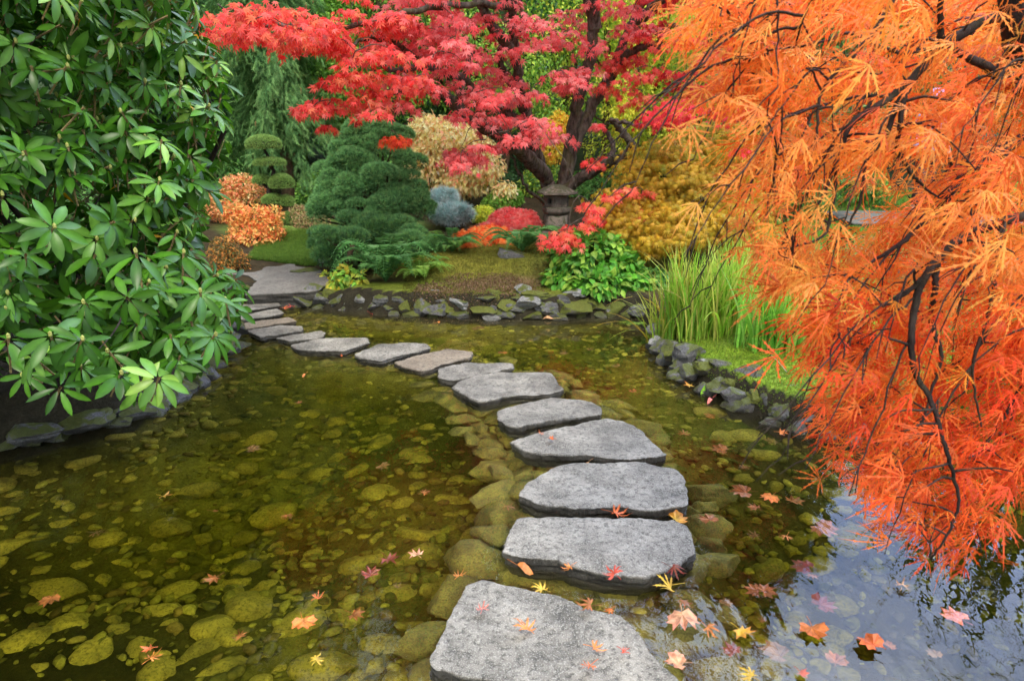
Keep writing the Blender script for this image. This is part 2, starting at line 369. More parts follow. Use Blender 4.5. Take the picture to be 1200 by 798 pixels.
M = dict(
    water=water_mat(),
    ground=attr_mat('ground'),
    path=stone_mat('path_paving', (.12, .118, .105), (.22, .215, .19), 0, False, 1, .5, .85, bs=.35),
    slab=stone_mat('slab_stone', (.085, .082, .068), (.37, .355, .30), 0, True, 1.0, .40, .6, bs=1.0, zlo=.0, zhi=.030),
    slabtan=stone_mat('slab_stone_tan', (.20, .165, .12), (.36, .31, .23), 0, True, 1.0, .4, .6, bs=.8, zlo=.0, zhi=.030),
    rockd=stone_mat('rock_dark', (.05, .053, .055), (.15, .155, .16), .35, True, 1.6, .3, .6, bs=.9),
    rockm=stone_mat('rock_mossy', (.07, .07, .06), (.17, .165, .14), 1.1, True, 1.6, .3, .8, mosscol=(.075, .09, .012), bs=.9),
    rockp=stone_mat('rock_pale', (.13, .14, .14), (.30, .31, .31), .15, True, 1.6, .4, .7, bs=.8),
    algae=stone_mat('algae_stone', (.10, .088, .016), (.32, .27, .05), 0, False, 2, .1, .9, bs=.5),
    algaed=stone_mat('algae_rubble', (.055, .052, .012), (.20, .175, .03), 0, False, 2.4, .15, .9, bs=1.0),
    lantern=stone_mat('lantern_stone', (.07, .062, .052), (.17, .15, .125), .25, False, 2.5, .4, .9, mosscol=(.05, .055, .03), bs=.8),
    leaf=leaf_mat('leaf', .5, .4), blade=leaf_mat('blade', .5, .5, .3, (1.1, 1.15, .6)), rhodo=leaf_mat('rhododendron_leaf', .36, .22, .28, (1.1, 1.4, .3), .22, 25),
    red=leaf_mat('red_leaf', .55, .5, .3, (1.15, .8, .8), .2), orange=leaf_mat('orange_leaf', .55, .45, .3, (1.2, .9, .6), .2),
    needle=leaf_mat('needles', .6, .15, .2), dead=leaf_mat('fallen_leaf', .5, .1, .4, blotch=.5, bscale=45),
    bark=bark_mat('maple_bark', (.035, .028, .022), (.16, .14, .12)), barkd=bark_mat('dark_bark', (.018, .013, .012), (.06, .045, .04), mf=.15),
    barkb=bark_mat('brown_bark', (.06, .04, .025), (.17, .12, .08), mf=.2),
)
# ------------------------------------------------------------------ terrain, water, path
POND = [(-7, -5), (-7, 3.3), on(0, 533), on(70, 515), on(150, 497), on(225, 455), on(262, 410), on(268, 380), on(270, 354), on(286, 351), on(345, 352),
        on(352, 361), on(400, 366), on(480, 373), on(560, 376), on(640, 377), on(700, 374), on(748, 374), on(765, 386), on(766, 402), on(776, 424),
        on(800, 446), on(835, 465), on(870, 485), on(915, 503), on(960, 514), on(1050, 530), on(1200, 545), (6, 3.1), (11, 3), (11, -5)]
POND = [tuple(map(float, p[:2])) for p in POND]
CTRL = np.array([(-5, 3.6, .3), (-3.2, 4.2, .28), (-2.6, 5.2, .2), (-3.2, 6.6, .12), (-5, 8, .2), (-1.9, 7.0, .12), (-1.95, 7.7, .15), (-2.2, 8.4, .18),
                 (-2.4, 9.6, .38), (-3.5, 9.5, .38), (-1.5, 9.5, .4), (-1.2, 6.7, .22), (-.6, 6.4, .22), (.2, 6.35, .2), (.9, 6.4, .22), (-.9, 7.2, .42), (.2, 7.2, .46), (.9, 7.3, .44),
                 (0, 8.4, .5), (1.5, 8, .45), (1.4, 5.8, .12), (1.9, 4.9, .13), (2.6, 4.6, .16), (2.0, 6.2, .22), (3.5, 4.6, .2), (3.2, 7, .32), (4.5, 10, .36),
                 (6, 13, .5), (0, 12, .7), (-4, 13, .6), (6, 4.5, .3), (-7, 6, .4), (8, 7, .4), (0, 17, 1.6), (-9, 16, 1.6), (9, 18, 1.4), (0, 25, 3.4), (12, 26, 3.2), (-14, 25, 3.4)])
PATHC = np.array([on(640, 800), on(700, 640), on(705, 570), on(685, 515), on(640, 483), on(595, 453), on(555, 435), on(508, 420), on(460, 412), on(385, 405), on(345, 394), on(320, 385), on(300, 365)])
def H(x, y):
    x = np.asarray(x, float); y = np.asarray(y, float); d = seg_dist(x, y, POND); ins = in_poly(x, y, POND)
    w = 0; s = 0
    for cx, cy, h in CTRL:
        q = 1/((x-cx)**2+(y-cy)**2+.05)**1.8; w = w+q; s = s+q*h
    out = s/w
    P3 = np.stack([x, y, 0*x], -1)
    out = out+.02*sno(P3, 1.5, 1)+.012*sno(P3, 5, 2)+np.maximum(np.hypot(x, y)-28, 0)*.22
    k = np.clip(d/.16, 0, 1); k = k*k*(3-2*k)
    hout = -.15+(out+.15)*k
    dc = seg_dist(x, y, PATHC, False); m = np.clip((.62-dc)/.3, 0, 1); m = m*m*(3-2*m)
    dep = -.15-(.30+.30*np.clip((-x-.7)/.8, 0, 1)*np.clip((y-2.3)/.7, 0, 1)+.12*np.clip((y-4)/1, 0, 1)+.45*np.clip((x-.9)/.9, 0, 1)*np.clip((4.6-y)/1.2, 0, 1))*np.clip(d/1.2, 0, 1); hin = dep*(1-m)+(-.19)*m+.02*sno(P3, 2.3, 3)+.010*sno(P3, 8, 4)
    return np.where(ins, hin, hout)
def Hs(x, y): return float(H(np.array([x]), np.array([y]))[0])
def gaxis(a, b, s, lo, hi):
    m = np.arange(a, b+1e-6, s); l = []; v = a; st = s
    while v > lo: st *= 1.25; v -= st; l.append(v)
    r = []; v = b; st = s
    while v < hi: st *= 1.25; v += st; r.append(v)
    return np.concatenate([l[::-1], m, r])
gx = gaxis(-5, 5.5, .035, -130, 130); gy = gaxis(.4, 11, .035, -60, 170)
XX, YY = np.meshgrid(gx, gy); ZZ = H(XX.ravel(), YY.ravel()).reshape(XX.shape)
P3 = np.stack([XX, YY, ZZ], -1).reshape(-1, 3); xf, yf = P3[:, 0], P3[:, 1]
insp = in_poly(xf, yf, POND); dsh = seg_dist(xf, yf, POND)
def zone(c, r, f=1.0): 
    d = np.hypot((xf-c[0])/r[0], (yf-c[1])/r[1])+.25*sno(P3, 2.5, 5); return (np.clip((1.1-d)/.35, 0, 1)*f)[:, None]
col = np.tile(A(.050, .038, .018), (len(P3), 1))                               # leaf mould under the shrubs
nn = np.clip(.5+.6*sno(P3, 1.8, 2), 0, 1)[:, None]
for c, r, cc in (((-.5, 7.25), (1.2, .8), (.15, .155, .02)), ((.9, 7.1), (.9, .7), (.10, .12, .02)), ((-1.0, 6.55), (1.0, .25), (.14, .18, .02)), ((0, 6.36), (1.6, .18), (.12, .15, .02)),
                 ((2.2, 4.7), (1.35, .85), (.16, .26, .015)), ((1.5, 5.5), (.4, .6), (.13, .20, .015)), ((-2.6, 9.6), (1.6, .9), (.10, .17, .03)), ((4, 9), (2.6, 1.6), (.09, .19, .02)), ((3.3, 5.6), (1.2, 1.0), (.09, .16, .02))):
    m = zone(c, r); col = col*(1-m)+np.asarray(cc)*(.75+.5*nn)*m
fw = np.clip((np.hypot(xf, yf-3)-10)/4, 0, 1)[:, None]; col = col*(1-fw)+A(.035, .065, .02)*fw
m = zone((-.18, 6.62), (.52, .13), .8); col = col*(1-m)+A(.15, .095, .060)*m  # brown needle litter above the rock wall
m = np.clip(1-((xf+3.2)/2.4)**2, 0, 1)[:, None]*(np.abs(yf-4.4) < 1.8)[:, None]*.75; col = col*(1-m)+A(.022, .018, .012)*m      # ground colour made darker across the left bank
bed = A(.085, .08, .014)*(.35+1.3*np.clip(.5+.7*sno(P3*A(1, 1, 0), 1.1, 4), 0, 1)[:, None])*(.7+.6*nn); rsd = np.clip((xf-.7)/.8, 0, 1)[:, None]; bed = bed*(1-rsd)+A(.050, .040, .014)*(.7+.5*nn)*rsd
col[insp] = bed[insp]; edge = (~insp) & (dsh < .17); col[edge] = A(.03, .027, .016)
g = Geo(); n0, n1 = XX.shape; i = (np.arange(n0-1)[:, None]*n1+np.arange(n1-1)[None]).ravel()
g.add(P3, np.stack([i, i+1, i+n1+1, i+n1], -1), col); g.build('ground', M['ground'], smooth=True, kind='structure')
g = Geo(); x0, x1, y0, y1 = -7.3, 11.3, -5.3, 8.2
g.box(((x0+x1)/2, (y0+y1)/2, -.4), ((x1-x0)/2, (y1-y0)/2, .4)); g.build('pond_water', M['water'], kind='structure')

def ring_poly(poly, n=110, jit=.006, seed=0):
    P = np.asarray(poly, float)[:, :2]; Q = np.vstack([P, P[:1]]); d = np.r_[0, np.cumsum(np.hypot(*np.diff(Q, axis=0).T))]
    t = np.linspace(0, d[-1], n, endpoint=False); X = np.stack([np.interp(t, d, Q[:, 0]), np.interp(t, d, Q[:, 1])], -1)
    for _ in range(1): X = .5*X+.25*np.roll(X, 1, 0)+.25*np.roll(X, -1, 0)
    P_ = np.c_[X, np.zeros(n)]; X = X+jit*np.stack([sno(P_, 11, seed)+.8*sno(P_, 37, seed+1)+.5*sno(P_, 90, seed+1), sno(P_, 11, seed+2)+.8*sno(P_, 37, seed+3)+.5*sno(P_, 90, seed+4)], -1)
    return X
def slab_geo(poly, ztop, thick, seed, jit=.006, tilt=(0, 0), topn=.006, n=110):
    X = ring_poly(poly, n, jit, seed); c = X.mean(0); n = len(X); V = [np.r_[c, ztop]]; rows = 0
    dirn = nrm(X-c)
    def top(p): 
        q = np.c_[p, np.zeros(len(p))]
        return ztop+topn*sno(q, 3.2, seed)+topn*.5*sno(q, 13, seed+1)+topn*.7*np.abs(sno(q*A(.5, 1.6, 1), 9, seed+2))+(p-c)@np.array(tilt)
    V = np.array([[c[0], c[1], top(c[None])[0]]]); 
    fs = [.08, .2, .32, .44, .55, .65, .74, .82, .89, .94, .975, .993]
    for f in fs:
        p = c+(X-c)*f; z = top(p)-(0 if f < .95 else (.0005 if f < .98 else .003)); V = np.vstack([V, np.c_[p, z]]); rows += 1
    q0 = np.c_[X, np.zeros(n)]
    for j, dz in enumerate(np.linspace(.010, thick, 9)):
        off = .012*sno(q0+A(0, 0, j*3.1), 8, seed+j)+.002*((j % 2)*2-1)*sno(q0, 5, j)-.03*(j/9)
        p = X+dirn*off[:, None]; V = np.vstack([V, np.c_[p, top(X)-dz+.003*sno(q0, 20, j)]]); rows += 1
    g = Geo(); F3 = [(0, 1+i, 1+(i+1) % n) for i in range(n)]; i = (1+np.arange(rows-1)[:, None]*n+np.arange(n)[None]).ravel()
    jn = (1+np.arange(rows-1)[:, None]*n+((np.arange(n)+1) % n)[None]).ravel()
    g.add(V, F3); g.F.append(np.stack([i, i+n, jn+n, jn], -1).ravel()); g.T.append(np.full(len(i), 4))
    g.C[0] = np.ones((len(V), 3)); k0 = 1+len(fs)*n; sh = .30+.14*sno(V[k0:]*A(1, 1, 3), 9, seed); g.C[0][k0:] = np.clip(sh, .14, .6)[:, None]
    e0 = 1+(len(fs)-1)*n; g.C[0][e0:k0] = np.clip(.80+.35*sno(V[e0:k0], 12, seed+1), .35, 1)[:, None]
    b = 1+(rows-1)*n; g.add(np.array([[c[0], c[1], ztop-thick-.01]]), np.zeros((0, 3), int)); e = g.n-1
    g.F.append(np.array([(e, b+(k+1) % n, b+k) for k in range(n)]).ravel()); g.T.append(np.full(n, 3)); return g, c
# path of compacted paving behind the pond
pp = [on(x, y, .13) for x, y in ((286, 349), (336, 346), (372, 344), (386, 335), (383, 324), (372, 318), (345, 316), (352, 309), (318, 309), (300, 313), (285, 312), (262, 318), (262, 325), (290, 326), (302, 333), (292, 341))]
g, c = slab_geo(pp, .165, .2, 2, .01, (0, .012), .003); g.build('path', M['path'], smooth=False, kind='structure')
pb = [on(x, y, .36) for x, y in ((1000, 268), (1060, 268), (1130, 268), (1230, 270), (1330, 274), (1330, 258), (1200, 254), (1100, 252), (1030, 252), (960, 252))]
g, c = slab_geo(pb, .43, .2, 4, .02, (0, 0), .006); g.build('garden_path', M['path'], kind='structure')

# ------------------------------------------------------------------ stepping stones
ST = [
 ('largest pale granite stepping stone nearest the viewer, cut by the bottom edge of the picture', [(564.5, 679), (596, 685), (650, 697), (692, 713), (728, 720), (749, 743), (797, 800), (800, 822), (725, 832), (640, 812), (590, 801), (540, 792), (506, 786), (503, 774), (530, 715), (546, 685)], .085, 'slab'),
 ('second stepping stone from the viewer, broad grey slab with a dark wet notched front edge', [(605, 606), (650, 606), (700, 607), (760, 608), (790, 610), (808, 616), (819, 643), (800, 660), (755, 676), (710, 674), (668, 665), (657, 658), (620, 655), (586, 648), (595, 625)], .085, 'slab'),
 ('third stepping stone from the viewer, straight backed grey slab with leaves at its front corners', [(642, 550), (660, 543), (750, 541), (792, 550), (806, 565), (806, 592), (770, 597), (720, 594), (670, 597), (632, 592), (606, 580), (615, 567)], .075, 'slab'),
 ('fourth stepping stone from the viewer, pointed triangular slab with two orange leaves', [(710, 489), (730, 492), (750, 502), (783, 534), (760, 537), (730, 539), (685, 533), (640, 532), (615, 530), (597, 517), (650, 502), (685, 495)], .07, 'slab'),
 ('fifth stepping stone from the viewer, bluish grey slab with a long straight front edge', [(647, 466), (695, 471), (706, 477), (705, 485), (650, 491), (610, 501), (595, 500), (581, 492), (582, 482), (615, 472)], .07, 'slab'),
 ('sixth stepping stone from the viewer, light slab with a ridged stepped top', [(557, 441), (610, 435), (642, 436), (662, 454), (650, 459), (600, 464), (562, 471), (550, 469), (532, 455), (535, 449)], .07, 'slab'),
 ('thin grey stepping stone just nearer than the tan one', [(512, 432), (546, 424), (599, 426), (602, 431), (576, 437), (527, 446), (514, 441)], .055, 'slab'),
 ('tan brown stepping stone, the only warm coloured slab in the row', [(462, 424), (490, 415), (524, 407.5), (554, 412), (552, 418), (494, 434), (475, 430)], .055, 'slabtan'),
 ('grey stepping stone just beyond the tan one, with a dark undercut front', [(413, 415), (445, 402), (501, 402), (505, 407), (490, 412), (445, 423), (422, 420)], .06, 'slab'),
 ('long grey stepping stone where the row bends towards the path', [(340, 404), (381, 396), (430, 395), (433, 401), (407, 410), (398, 412), (347, 409)], .06, 'slab'),
 ('narrow pale stepping stone tapering to a point on its left', [(323, 396), (377, 386), (382, 390), (376, 396), (340, 400)], .06, 'slab'),
 ('flat stepping stone against the leaf tips of the rhododendron', [(288, 388), (325, 381), (355, 382), (355, 387), (306, 395)], .06, 'slab'),
 ('brownish stepping stone beneath the upper pair of small ones', [(276, 379), (340, 372.5), (348, 377), (318, 381), (284, 386)], .06, 'slabtan'),
 ('small square stepping stone second from the paved landing', [(270, 372), (325, 361), (333, 366), (314, 371), (284, 374)], .06, 'slab'),
 ('small stepping stone directly below the paved landing', [(276, 358), (323, 352), (328, 357), (306, 362), (284, 364)], .075, 'slab'),
]
SG = 'stepping stones crossing the pond'
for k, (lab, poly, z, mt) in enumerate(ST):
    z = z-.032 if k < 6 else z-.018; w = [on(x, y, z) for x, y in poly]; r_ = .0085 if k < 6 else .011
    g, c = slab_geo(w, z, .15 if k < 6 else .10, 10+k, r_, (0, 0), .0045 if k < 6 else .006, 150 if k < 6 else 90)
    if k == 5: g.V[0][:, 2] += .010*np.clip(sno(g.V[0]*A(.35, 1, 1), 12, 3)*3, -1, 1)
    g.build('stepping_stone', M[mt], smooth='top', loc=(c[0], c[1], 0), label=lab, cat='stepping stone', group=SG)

# ------------------------------------------------------------------ pond floor: rubble under the stones, cobbles, gravel
def inst_rocks(name, meshes, spots, label, cat, group, labels=None):
    for q, (p, s, rz, k) in enumerate(spots):
        o = bpy.data.objects.new(name, meshes[k]); COL.objects.link(o); o.location = tuple(p); o.scale = tuple(s); o.rotation_euler = (R.uniform(-.15, .15), R.uniform(-.15, .15), rz)
        tag(o, labels[q] if labels else label, cat, group)
def rock_meshes(name, mat, n, **k):
    out = []
    for i in range(n):
        V, F = rock(100+i*7+len(name), (1, 1, 1), **k); g = Geo().add(V, F); out.append(g.mesh(name, mat, True))
    return out
rub = rock_meshes('pond_rubble', M['algaed'], 7, sub=4, cuts=10, rough=.10)
cob = rock_meshes('cobble', M['algae'], 7, sub=3, cuts=4, rough=.07)
spots = []; tries = 0
while len(spots) < 250 and tries < 30000:
    tries += 1; t = R.uniform(0, len(PATHC)-1.01) if R.uniform() < .45 else R.uniform(0, 5.2); i = int(t); a = PATHC[i]*(1-t+i)+PATHC[i+1]*(t-i); ang = R.uniform(0, 6.28); rr = R.uniform(.0, 1)**.6*(.58 if i < 6 else .34)
    p = a+A(math.cos(ang)*rr, math.sin(ang)*rr*.8, 0); s = R.uniform(.07, .17)*(1 if i < 6 else .7)
    if any((p[0]-q[0][0])**2+(p[1]-q[0][1])**2 < (.46*(s+q[1][0]))**2 for q in spots): continue
    sz = s*R.uniform(.35, .55); spots.append((A(p[0], p[1], -.075-sz-R.uniform(0, .08)), (s*R.uniform(1, 1.5), s*R.uniform(.7, 1), sz+.02), R.uniform(0, 3), int(R.integers(7))))
inst_rocks('submerged_rock', rub, spots, 'algae covered flat rock under water around the stepping stones', 'rock', 'submerged rubble carrying the stepping stones')
spots = []; tries = 0
while len(spots) < 285 and tries < 30000:
    tries += 1; u = R.uniform()
    px, py = (R.uniform(-60, 560), R.uniform(440, 840)) if u < .85 else (R.uniform(790, 1000), R.uniform(440, 800))
    p = on(px, py, -.35)
    if not in_poly(np.array([p[0]]), np.array([p[1]]), POND)[0]: continue
    if seg_dist(np.array([p[0]]), np.array([p[1]]), PATHC, False)[0] < .55: continue
    s = .028+.085*R.uniform()**1.8
    if sno(np.array([p*A(1, 1, 0)]), 1.1, 4)[0] < R.uniform(-.9, .25): continue
    if any((p[0]-q[0][0])**2+(p[1]-q[0][1])**2 < (.72*(s+q[1][0]))**2 for q in spots): continue
    spots.append((A(p[0], p[1], Hs(p[0], p[1])-s*R.uniform(-.08, .30)), (s*R.uniform(1, 1.6), s*R.uniform(.75, 1.05), s*R.uniform(.45, .75)), R.uniform(-.4, 1.0), int(R.integers(7))))
big = spots; inst_rocks('cobble', cob, spots, 'rounded olive green algae covered cobble on the pond floor', 'cobble', 'cobbles on the pond floor')
g = Geo(); V0, F0 = rock(5, (1, 1, 1), 2, 5, .05); n = 16000
xy = np.c_[R.uniform(-4.2, 3.6, n), R.uniform(.6, 6.6, n)]; ok = in_poly(xy[:, 0], xy[:, 1], POND); xy = xy[ok]; n = len(xy)
s = .009+.034*R.uniform(0, 1, n)**1.8; P = np.c_[xy, H(xy[:, 0], xy[:, 1])+s*.3]; D = rdir(n); D[:, 2] *= .2
keepm = (sno(np.c_[xy, 0*s], 1.1, 4) > R.uniform(-1.1, .3, n)) | (s < .018); P, D, s = P[keepm], D[keepm], s[keepm]; n = len(P)
g.scatter((V0, [F0], np.ones(len(V0))), P, frames(D, A(0, 0, 1)+rdir(n)*.2), np.c_[s*.8, s*1.2, s*.55], pal(n, [(.19, .18, .03), (.10, .095, .018), (.26, .24, .05), (.12, .09, .025), (.07, .07, .015)]))
g.build('pebble_bed', attr_mat('pebbles', .8, .3, .01), smooth=True, kind='stuff', label='small olive and brown pebbles and grit covering the pond floor', cat='pebbles')

# ------------------------------------------------------------------ bank rocks, one by one
def bank_rock(px, py, w, h, Yb, mt, lab, group, seed, name='rock', zf=None, deep=1.0):
    c = at(px, py, Yb); m = mpp(Yb); sx, sz = w*m/2*1.28, h*m/2*1.3; sy = max(sx*.75, sz)*deep
    V, F = rock(seed, (sx, sy, sz), 4 if Yb < 7 else 3, 15, .10, .03, .38)
    a = R.uniform(-.25, .25); V = V@np.array([[math.cos(a), 0, math.sin(a)], [0, 1, 0], [-math.sin(a), 0, math.cos(a)]])
    c = c+A(0, sy*.6, 0)
    Geo().add(V+c, F).build(name, M[mt], smooth=False, loc=c, label=lab, cat='rock', group=group)
FARW = [(353, 354, 26, 15), (373, 353, 22, 16), (396, 354, 30, 17), (426, 350, 22, 15), (451, 354, 26, 15), (474, 362, 24, 17), (493, 363, 24, 21), (513, 367, 34, 18), (540, 358, 30, 14),
        (563, 351, 38, 10), (517, 354, 20, 9), (541, 372, 26, 11), (564, 364, 32, 13), (592, 362, 26, 18), (578, 373, 22, 9), (615, 359, 36, 19), (615, 342, 22, 13), (632, 349, 38, 12), (643, 361, 20, 16),
        (628, 372, 28, 9), (661, 354, 20, 14), (674, 346, 30, 10), (672, 364, 38, 18), (655, 373, 22, 9), (701, 360, 32, 20), (724, 362, 30, 20), (747, 366, 24, 16)]
WHO = ['dark rock right of the paved landing', 'squat black rock next to the landing', 'dark overhanging rock under the small hosta', 'bluish rock with moss beside it, right of the hosta', 'bluish purple rock with a mossy hood', 'low mossy rock between the two runs of the wall',
       'dark pointed rock that starts the dry stone wall', 'flat dark grey block at the water, left end of the wall', 'pale rounded grey rock in the wall under the brown litter', 'long flat capstone in the middle of the wall', 'thin dark capstone at the left end of the wall',
       'dark wedge rock at the waterline under the pale rock', 'mossy brown rock in the middle of the wall', 'dark mossy block left of the big pale rock', 'small light rock at the waterline mid wall', 'biggest pale grey rounded rock in the wall', 'grey rock perched on top of the wall below the boulder',
       'long dark capstone with a white face below the boulder', 'upright dark grey rock right of the big pale one', 'low mossy green rock at the waterline', 'smooth bluish rock beneath the leafy clump', 'light capstone under the leafy green clump', 'round rock wholly covered in green moss by the water',
       'thin dark rock at the waterline beside the mossy round one', 'dark mossy rock in the shade below the leafy clump', 'brown moss rock near the right end of the far wall', 'dark rock where the far wall meets the grassy island']
wl = np.array([(330, 362), (400, 366), (480, 373), (560, 376), (640, 377), (700, 374), (770, 374)])
for k, (px, py, w, h) in enumerate(FARW):
    Yb = on(px, np.interp(px, wl[:, 0], wl[:, 1]), 0)[1]+.02+max(0, (368-py))*.006
    mt = 'rockp' if k in (3, 8, 14, 15, 16, 21) else ('rockm' if k in (5, 12, 13, 17, 19, 22, 24, 25) else 'rockd')
    bank_rock(px, py, w, h, Yb, mt, WHO[k], 'rocks edging the far bank', 30+k)
ISL = [(770, 386, 20, 16), (771, 402, 22, 20), (780, 420, 24, 22), (789, 408, 26, 15), (811, 420, 38, 28), (795, 434, 24, 20), (809, 441, 24, 22), (830, 431, 24, 26), (850, 431, 32, 18), (845, 454, 28, 26), (826, 462, 18, 14),
       (866, 468, 34, 26), (884, 451, 38, 36), (903, 473, 28, 26), (916, 486, 28, 22), (932, 466, 42, 24), (950, 494, 36, 18), (982, 484, 44, 26), (1025, 505, 46, 26), (1068, 515, 46, 24), (1112, 520, 46, 24), (1160, 526, 50, 26)]
WHI = ['pale rock at the far tip of the grassy island', 'rounded grey rock second from the island tip', 'black hollowed rock below the island tip', 'flat grey topped rock near the island tip', 'large smooth slate coloured rock in the island edge', 'dark wet rock low at the waterline left of the yellow leaf',
       'black rock at the water just above the yellow leaf', 'upright pale grey rock beside the moss', 'flat dark rock jutting onto the moss', 'dark rock behind the bright green leaf', 'small yellowish algae stained rock at the water', 'long black wet rock low above the pink leaf',
       'tall pointed craggy grey rock, highest on the island edge', 'wrinkled dark rock right of the pointed one', 'grey blocky rock at the water under the orange leaves', 'smooth grey slab rock partly behind orange leaves', 'flat wet rock at the waterline under the orange maple tip', 'brown grey rock mostly behind the orange maple']
wi = np.array([(760, 392), (766, 402), (776, 424), (800, 446), (835, 465), (870, 485), (915, 503), (960, 514), (1050, 530), (1200, 545)])
for k, (px, py, w, h) in enumerate(ISL):
    Yb = on(px, np.interp(px, wi[:, 0], wi[:, 1]), 0)[1]+.02+max(0, np.interp(px, wi[:, 0], wi[:, 1])-10-py)*.010
    bank_rock(px, py, w, h, Yb, 'rockp' if k in (0, 1, 7, 15) else ('algae' if k == 10 else 'rockd'), WHI[k] if k < len(WHI) else 'dark bank rock hidden behind the drooping orange maple', 'rocks edging the grassy island', 70+k, deep=.8)
LEFT = [(25, 513, 66, 26, 'largest flat rock of the dark left bank'), (71, 486, 28, 16, 'small pale angular rock on the left bank'), (88, 502, 62, 28, 'wide dark rock below the small pale one on the left bank'), (110, 487, 22, 16, 'small rounded rock right of the pale one on the left bank'),
        (40, 531, 32, 10, 'wet rock at the waterline of the left bank'), (18, 495, 52, 12, 'thin dark rock layer at the left edge'), (152, 488, 44, 20, 'dark rock under the rhododendron tips'), (195, 466, 44, 22, 'shaded rock behind the lowest rhododendron leaves'),
        (232, 442, 44, 22, 'shaded rock behind the right hand rhododendron leaves'), (258, 414, 40, 20, 'shaded bank rock nearest the stepping stones')]
wf = np.array([(0, 533), (70, 515), (150, 497), (225, 455), (262, 410)])
for k, (px, py, w, h, lab) in enumerate(LEFT):
    Yb = on(px, np.interp(px, wf[:, 0], wf[:, 1]), 0)[1]+.02+max(0, np.interp(px, wf[:, 0], wf[:, 1])-14-py)*.008
    bank_rock(px, py, w, h, Yb, 'rockp' if k in (1,) else 'rockd', lab, 'rocks of the left bank', 110+k)
EDGE = [(313, 316, 19, 9, 'palest blue grey stone at the left end of the path edging', 'rockp'), (330, 314, 18, 9, 'second stone from the left in the row under the lawn mound', 'rockp'), (346, 312, 18, 10, 'middle stone in the row under the lawn mound', 'rockp'), (362, 310, 18, 10, 'fourth stone from the left in the row under the lawn mound', 'rockp'),
        (375, 308, 12, 10, 'last small stone of the row beside the spreading juniper', 'rockp'), (358, 321, 34, 11, 'long low grey block with a mossy top at the path side', 'rockd'), (296, 331, 18, 10, 'layered rock on the left side of the path', 'rockd'), (284, 339, 20, 9, 'flat rock left of the paved landing', 'rockd'),
        (290, 345, 14, 6, 'small flat rock at the corner of the landing', 'rockp'), (377, 345, 22, 7, 'flat slab rock at the right corner of the landing', 'rockd'), (330, 352, 12, 11, 'brown upright rock under the landing edge', 'rockm'), (341, 352, 14, 11, 'dark upright rock under the landing beside red leaves', 'rockd'), (393, 334, 14, 14, 'grey rock between the landing and the hosta', 'rockd'),
        (402, 315, 22, 18, 'grey rock half behind the spreading juniper', 'rockd')]
for k, (px, py, w, h, lab, mt) in enumerate(EDGE):
    Yb = 8.0 if py < 318 else (7.5 if py < 336 else 6.95); bank_rock(px, py, w, h, Yb, mt, lab, 'stones edging the path', 130+k)
for k, (px, py, w, h, lab) in enumerate([(42, 353, 36, 18, 'white rock seen through the stems of the rhododendron'), (14, 351, 24, 12, 'pale rock at the left edge seen through the rhododendron stems')]):
    bank_rock(px, py, w, h, 6.4, 'rockp', lab, None, 150+k)
for k in range(46):
    px = 345+k*9.3+R.uniform(-3, 3); py = (371, 361, 352)[k % 3]+R.uniform(-2, 2)+(0 if px > 430 else -8)
    Yb = on(px, np.interp(px, wl[:, 0], wl[:, 1]), 0)[1]+.06+max(0, (368-py))*.006
    bank_rock(px, py, R.uniform(20, 32), R.uniform(12, 17), Yb, ['rockd', 'rockm', 'rockd'][int(R.integers(3))], 'small dark stone packed between the named larger rocks of the far wall', 'packing stones of the far wall', 200+k)
for k in range(38):
    px = 768+k*11.5+R.uniform(-4, 4); wy = np.interp(px, wi[:, 0], wi[:, 1]); py = wy-(3, 15, 26)[k % 3]+R.uniform(-3, 3)
    bank_rock(px, py, R.uniform(24, 38), R.uniform(16, 25), on(px, wy, 0)[1]+.03+(k % 3)*.07, ['rockd', 'rockd', 'rockm'][k % 3], 'small dark stone packed between the larger rocks of the island edge', 'packing stones of the island edge', 260+k)
for k in range(34):
    px = -30+k*9.2+R.uniform(-5, 5); wy = np.interp(px, wf[:, 0], wf[:, 1]); py = wy-(4, 18, 31)[k % 3]*(1 if px < 160 else .75)+R.uniform(-3, 3)
    bank_rock(px, py, R.uniform(34, 58), R.uniform(14, 22), on(px, wy, 0)[1]+.03+(k % 3)*.07, 'rockd', 'shaded dark stone stacked in the left bank under the rhododendron', 'stacked stones of the left bank', 320+k)
# mossy boulder on the mound and the pale boulder behind the lantern
bank_rock(603, 306, 44, 36, 6.95, 'rockd', 'rounded brown boulder with moss on the mound below the lantern', None, 161, 'boulder', deep=.9)
bank_rock(722, 254, 76, 26, 10.2, 'rockp', 'broad pale boulder behind the red leaves right of the lantern', None, 163, 'boulder')
# ------------------------------------------------------------------ the red maple behind the lantern
def branch_set(g, paths, jit=.008, sides=7, n=7):
    nodes_ = []
    for pts, r0, r1 in paths:
        q = spline(pts, n, jit); r = np.linspace(0, 1, len(q)); rad = r0*(1-r)**.8+r1*r**.5*.0+r1
        rad = np.maximum(r1, r0+(r1-r0)*r); g.tube(q, rad, sides)
        nodes_ += [(p, a) for p, a in zip(q, rad)]
    return nodes_
def twig_to(g, nodes_arr, rad_arr, c, r0=.006, sag=.12, sides=4, up=True):
    d = np.linalg.norm(nodes_arr-c, axis=1)+(.25 if up else 0)*np.maximum(nodes_arr[:, 2]-c[2], 0); i = int(np.argmin(d)); a = nodes_arr[i]; ln = np.linalg.norm(c-a)
    m1 = a*.66+c*.34+A(0, 0, sag*ln)+rdir(1)[0]*.05*ln; m2 = a*.33+c*.67+A(0, 0, sag*.8*ln)+rdir(1)[0]*.05*ln
    r0 = min(rad_arr[i], max(r0, .006*ln+.003)); q = spline([a, m1, m2, c], 4); g.tube(q, np.linspace(r0, .0015, len(q)), sides); return q
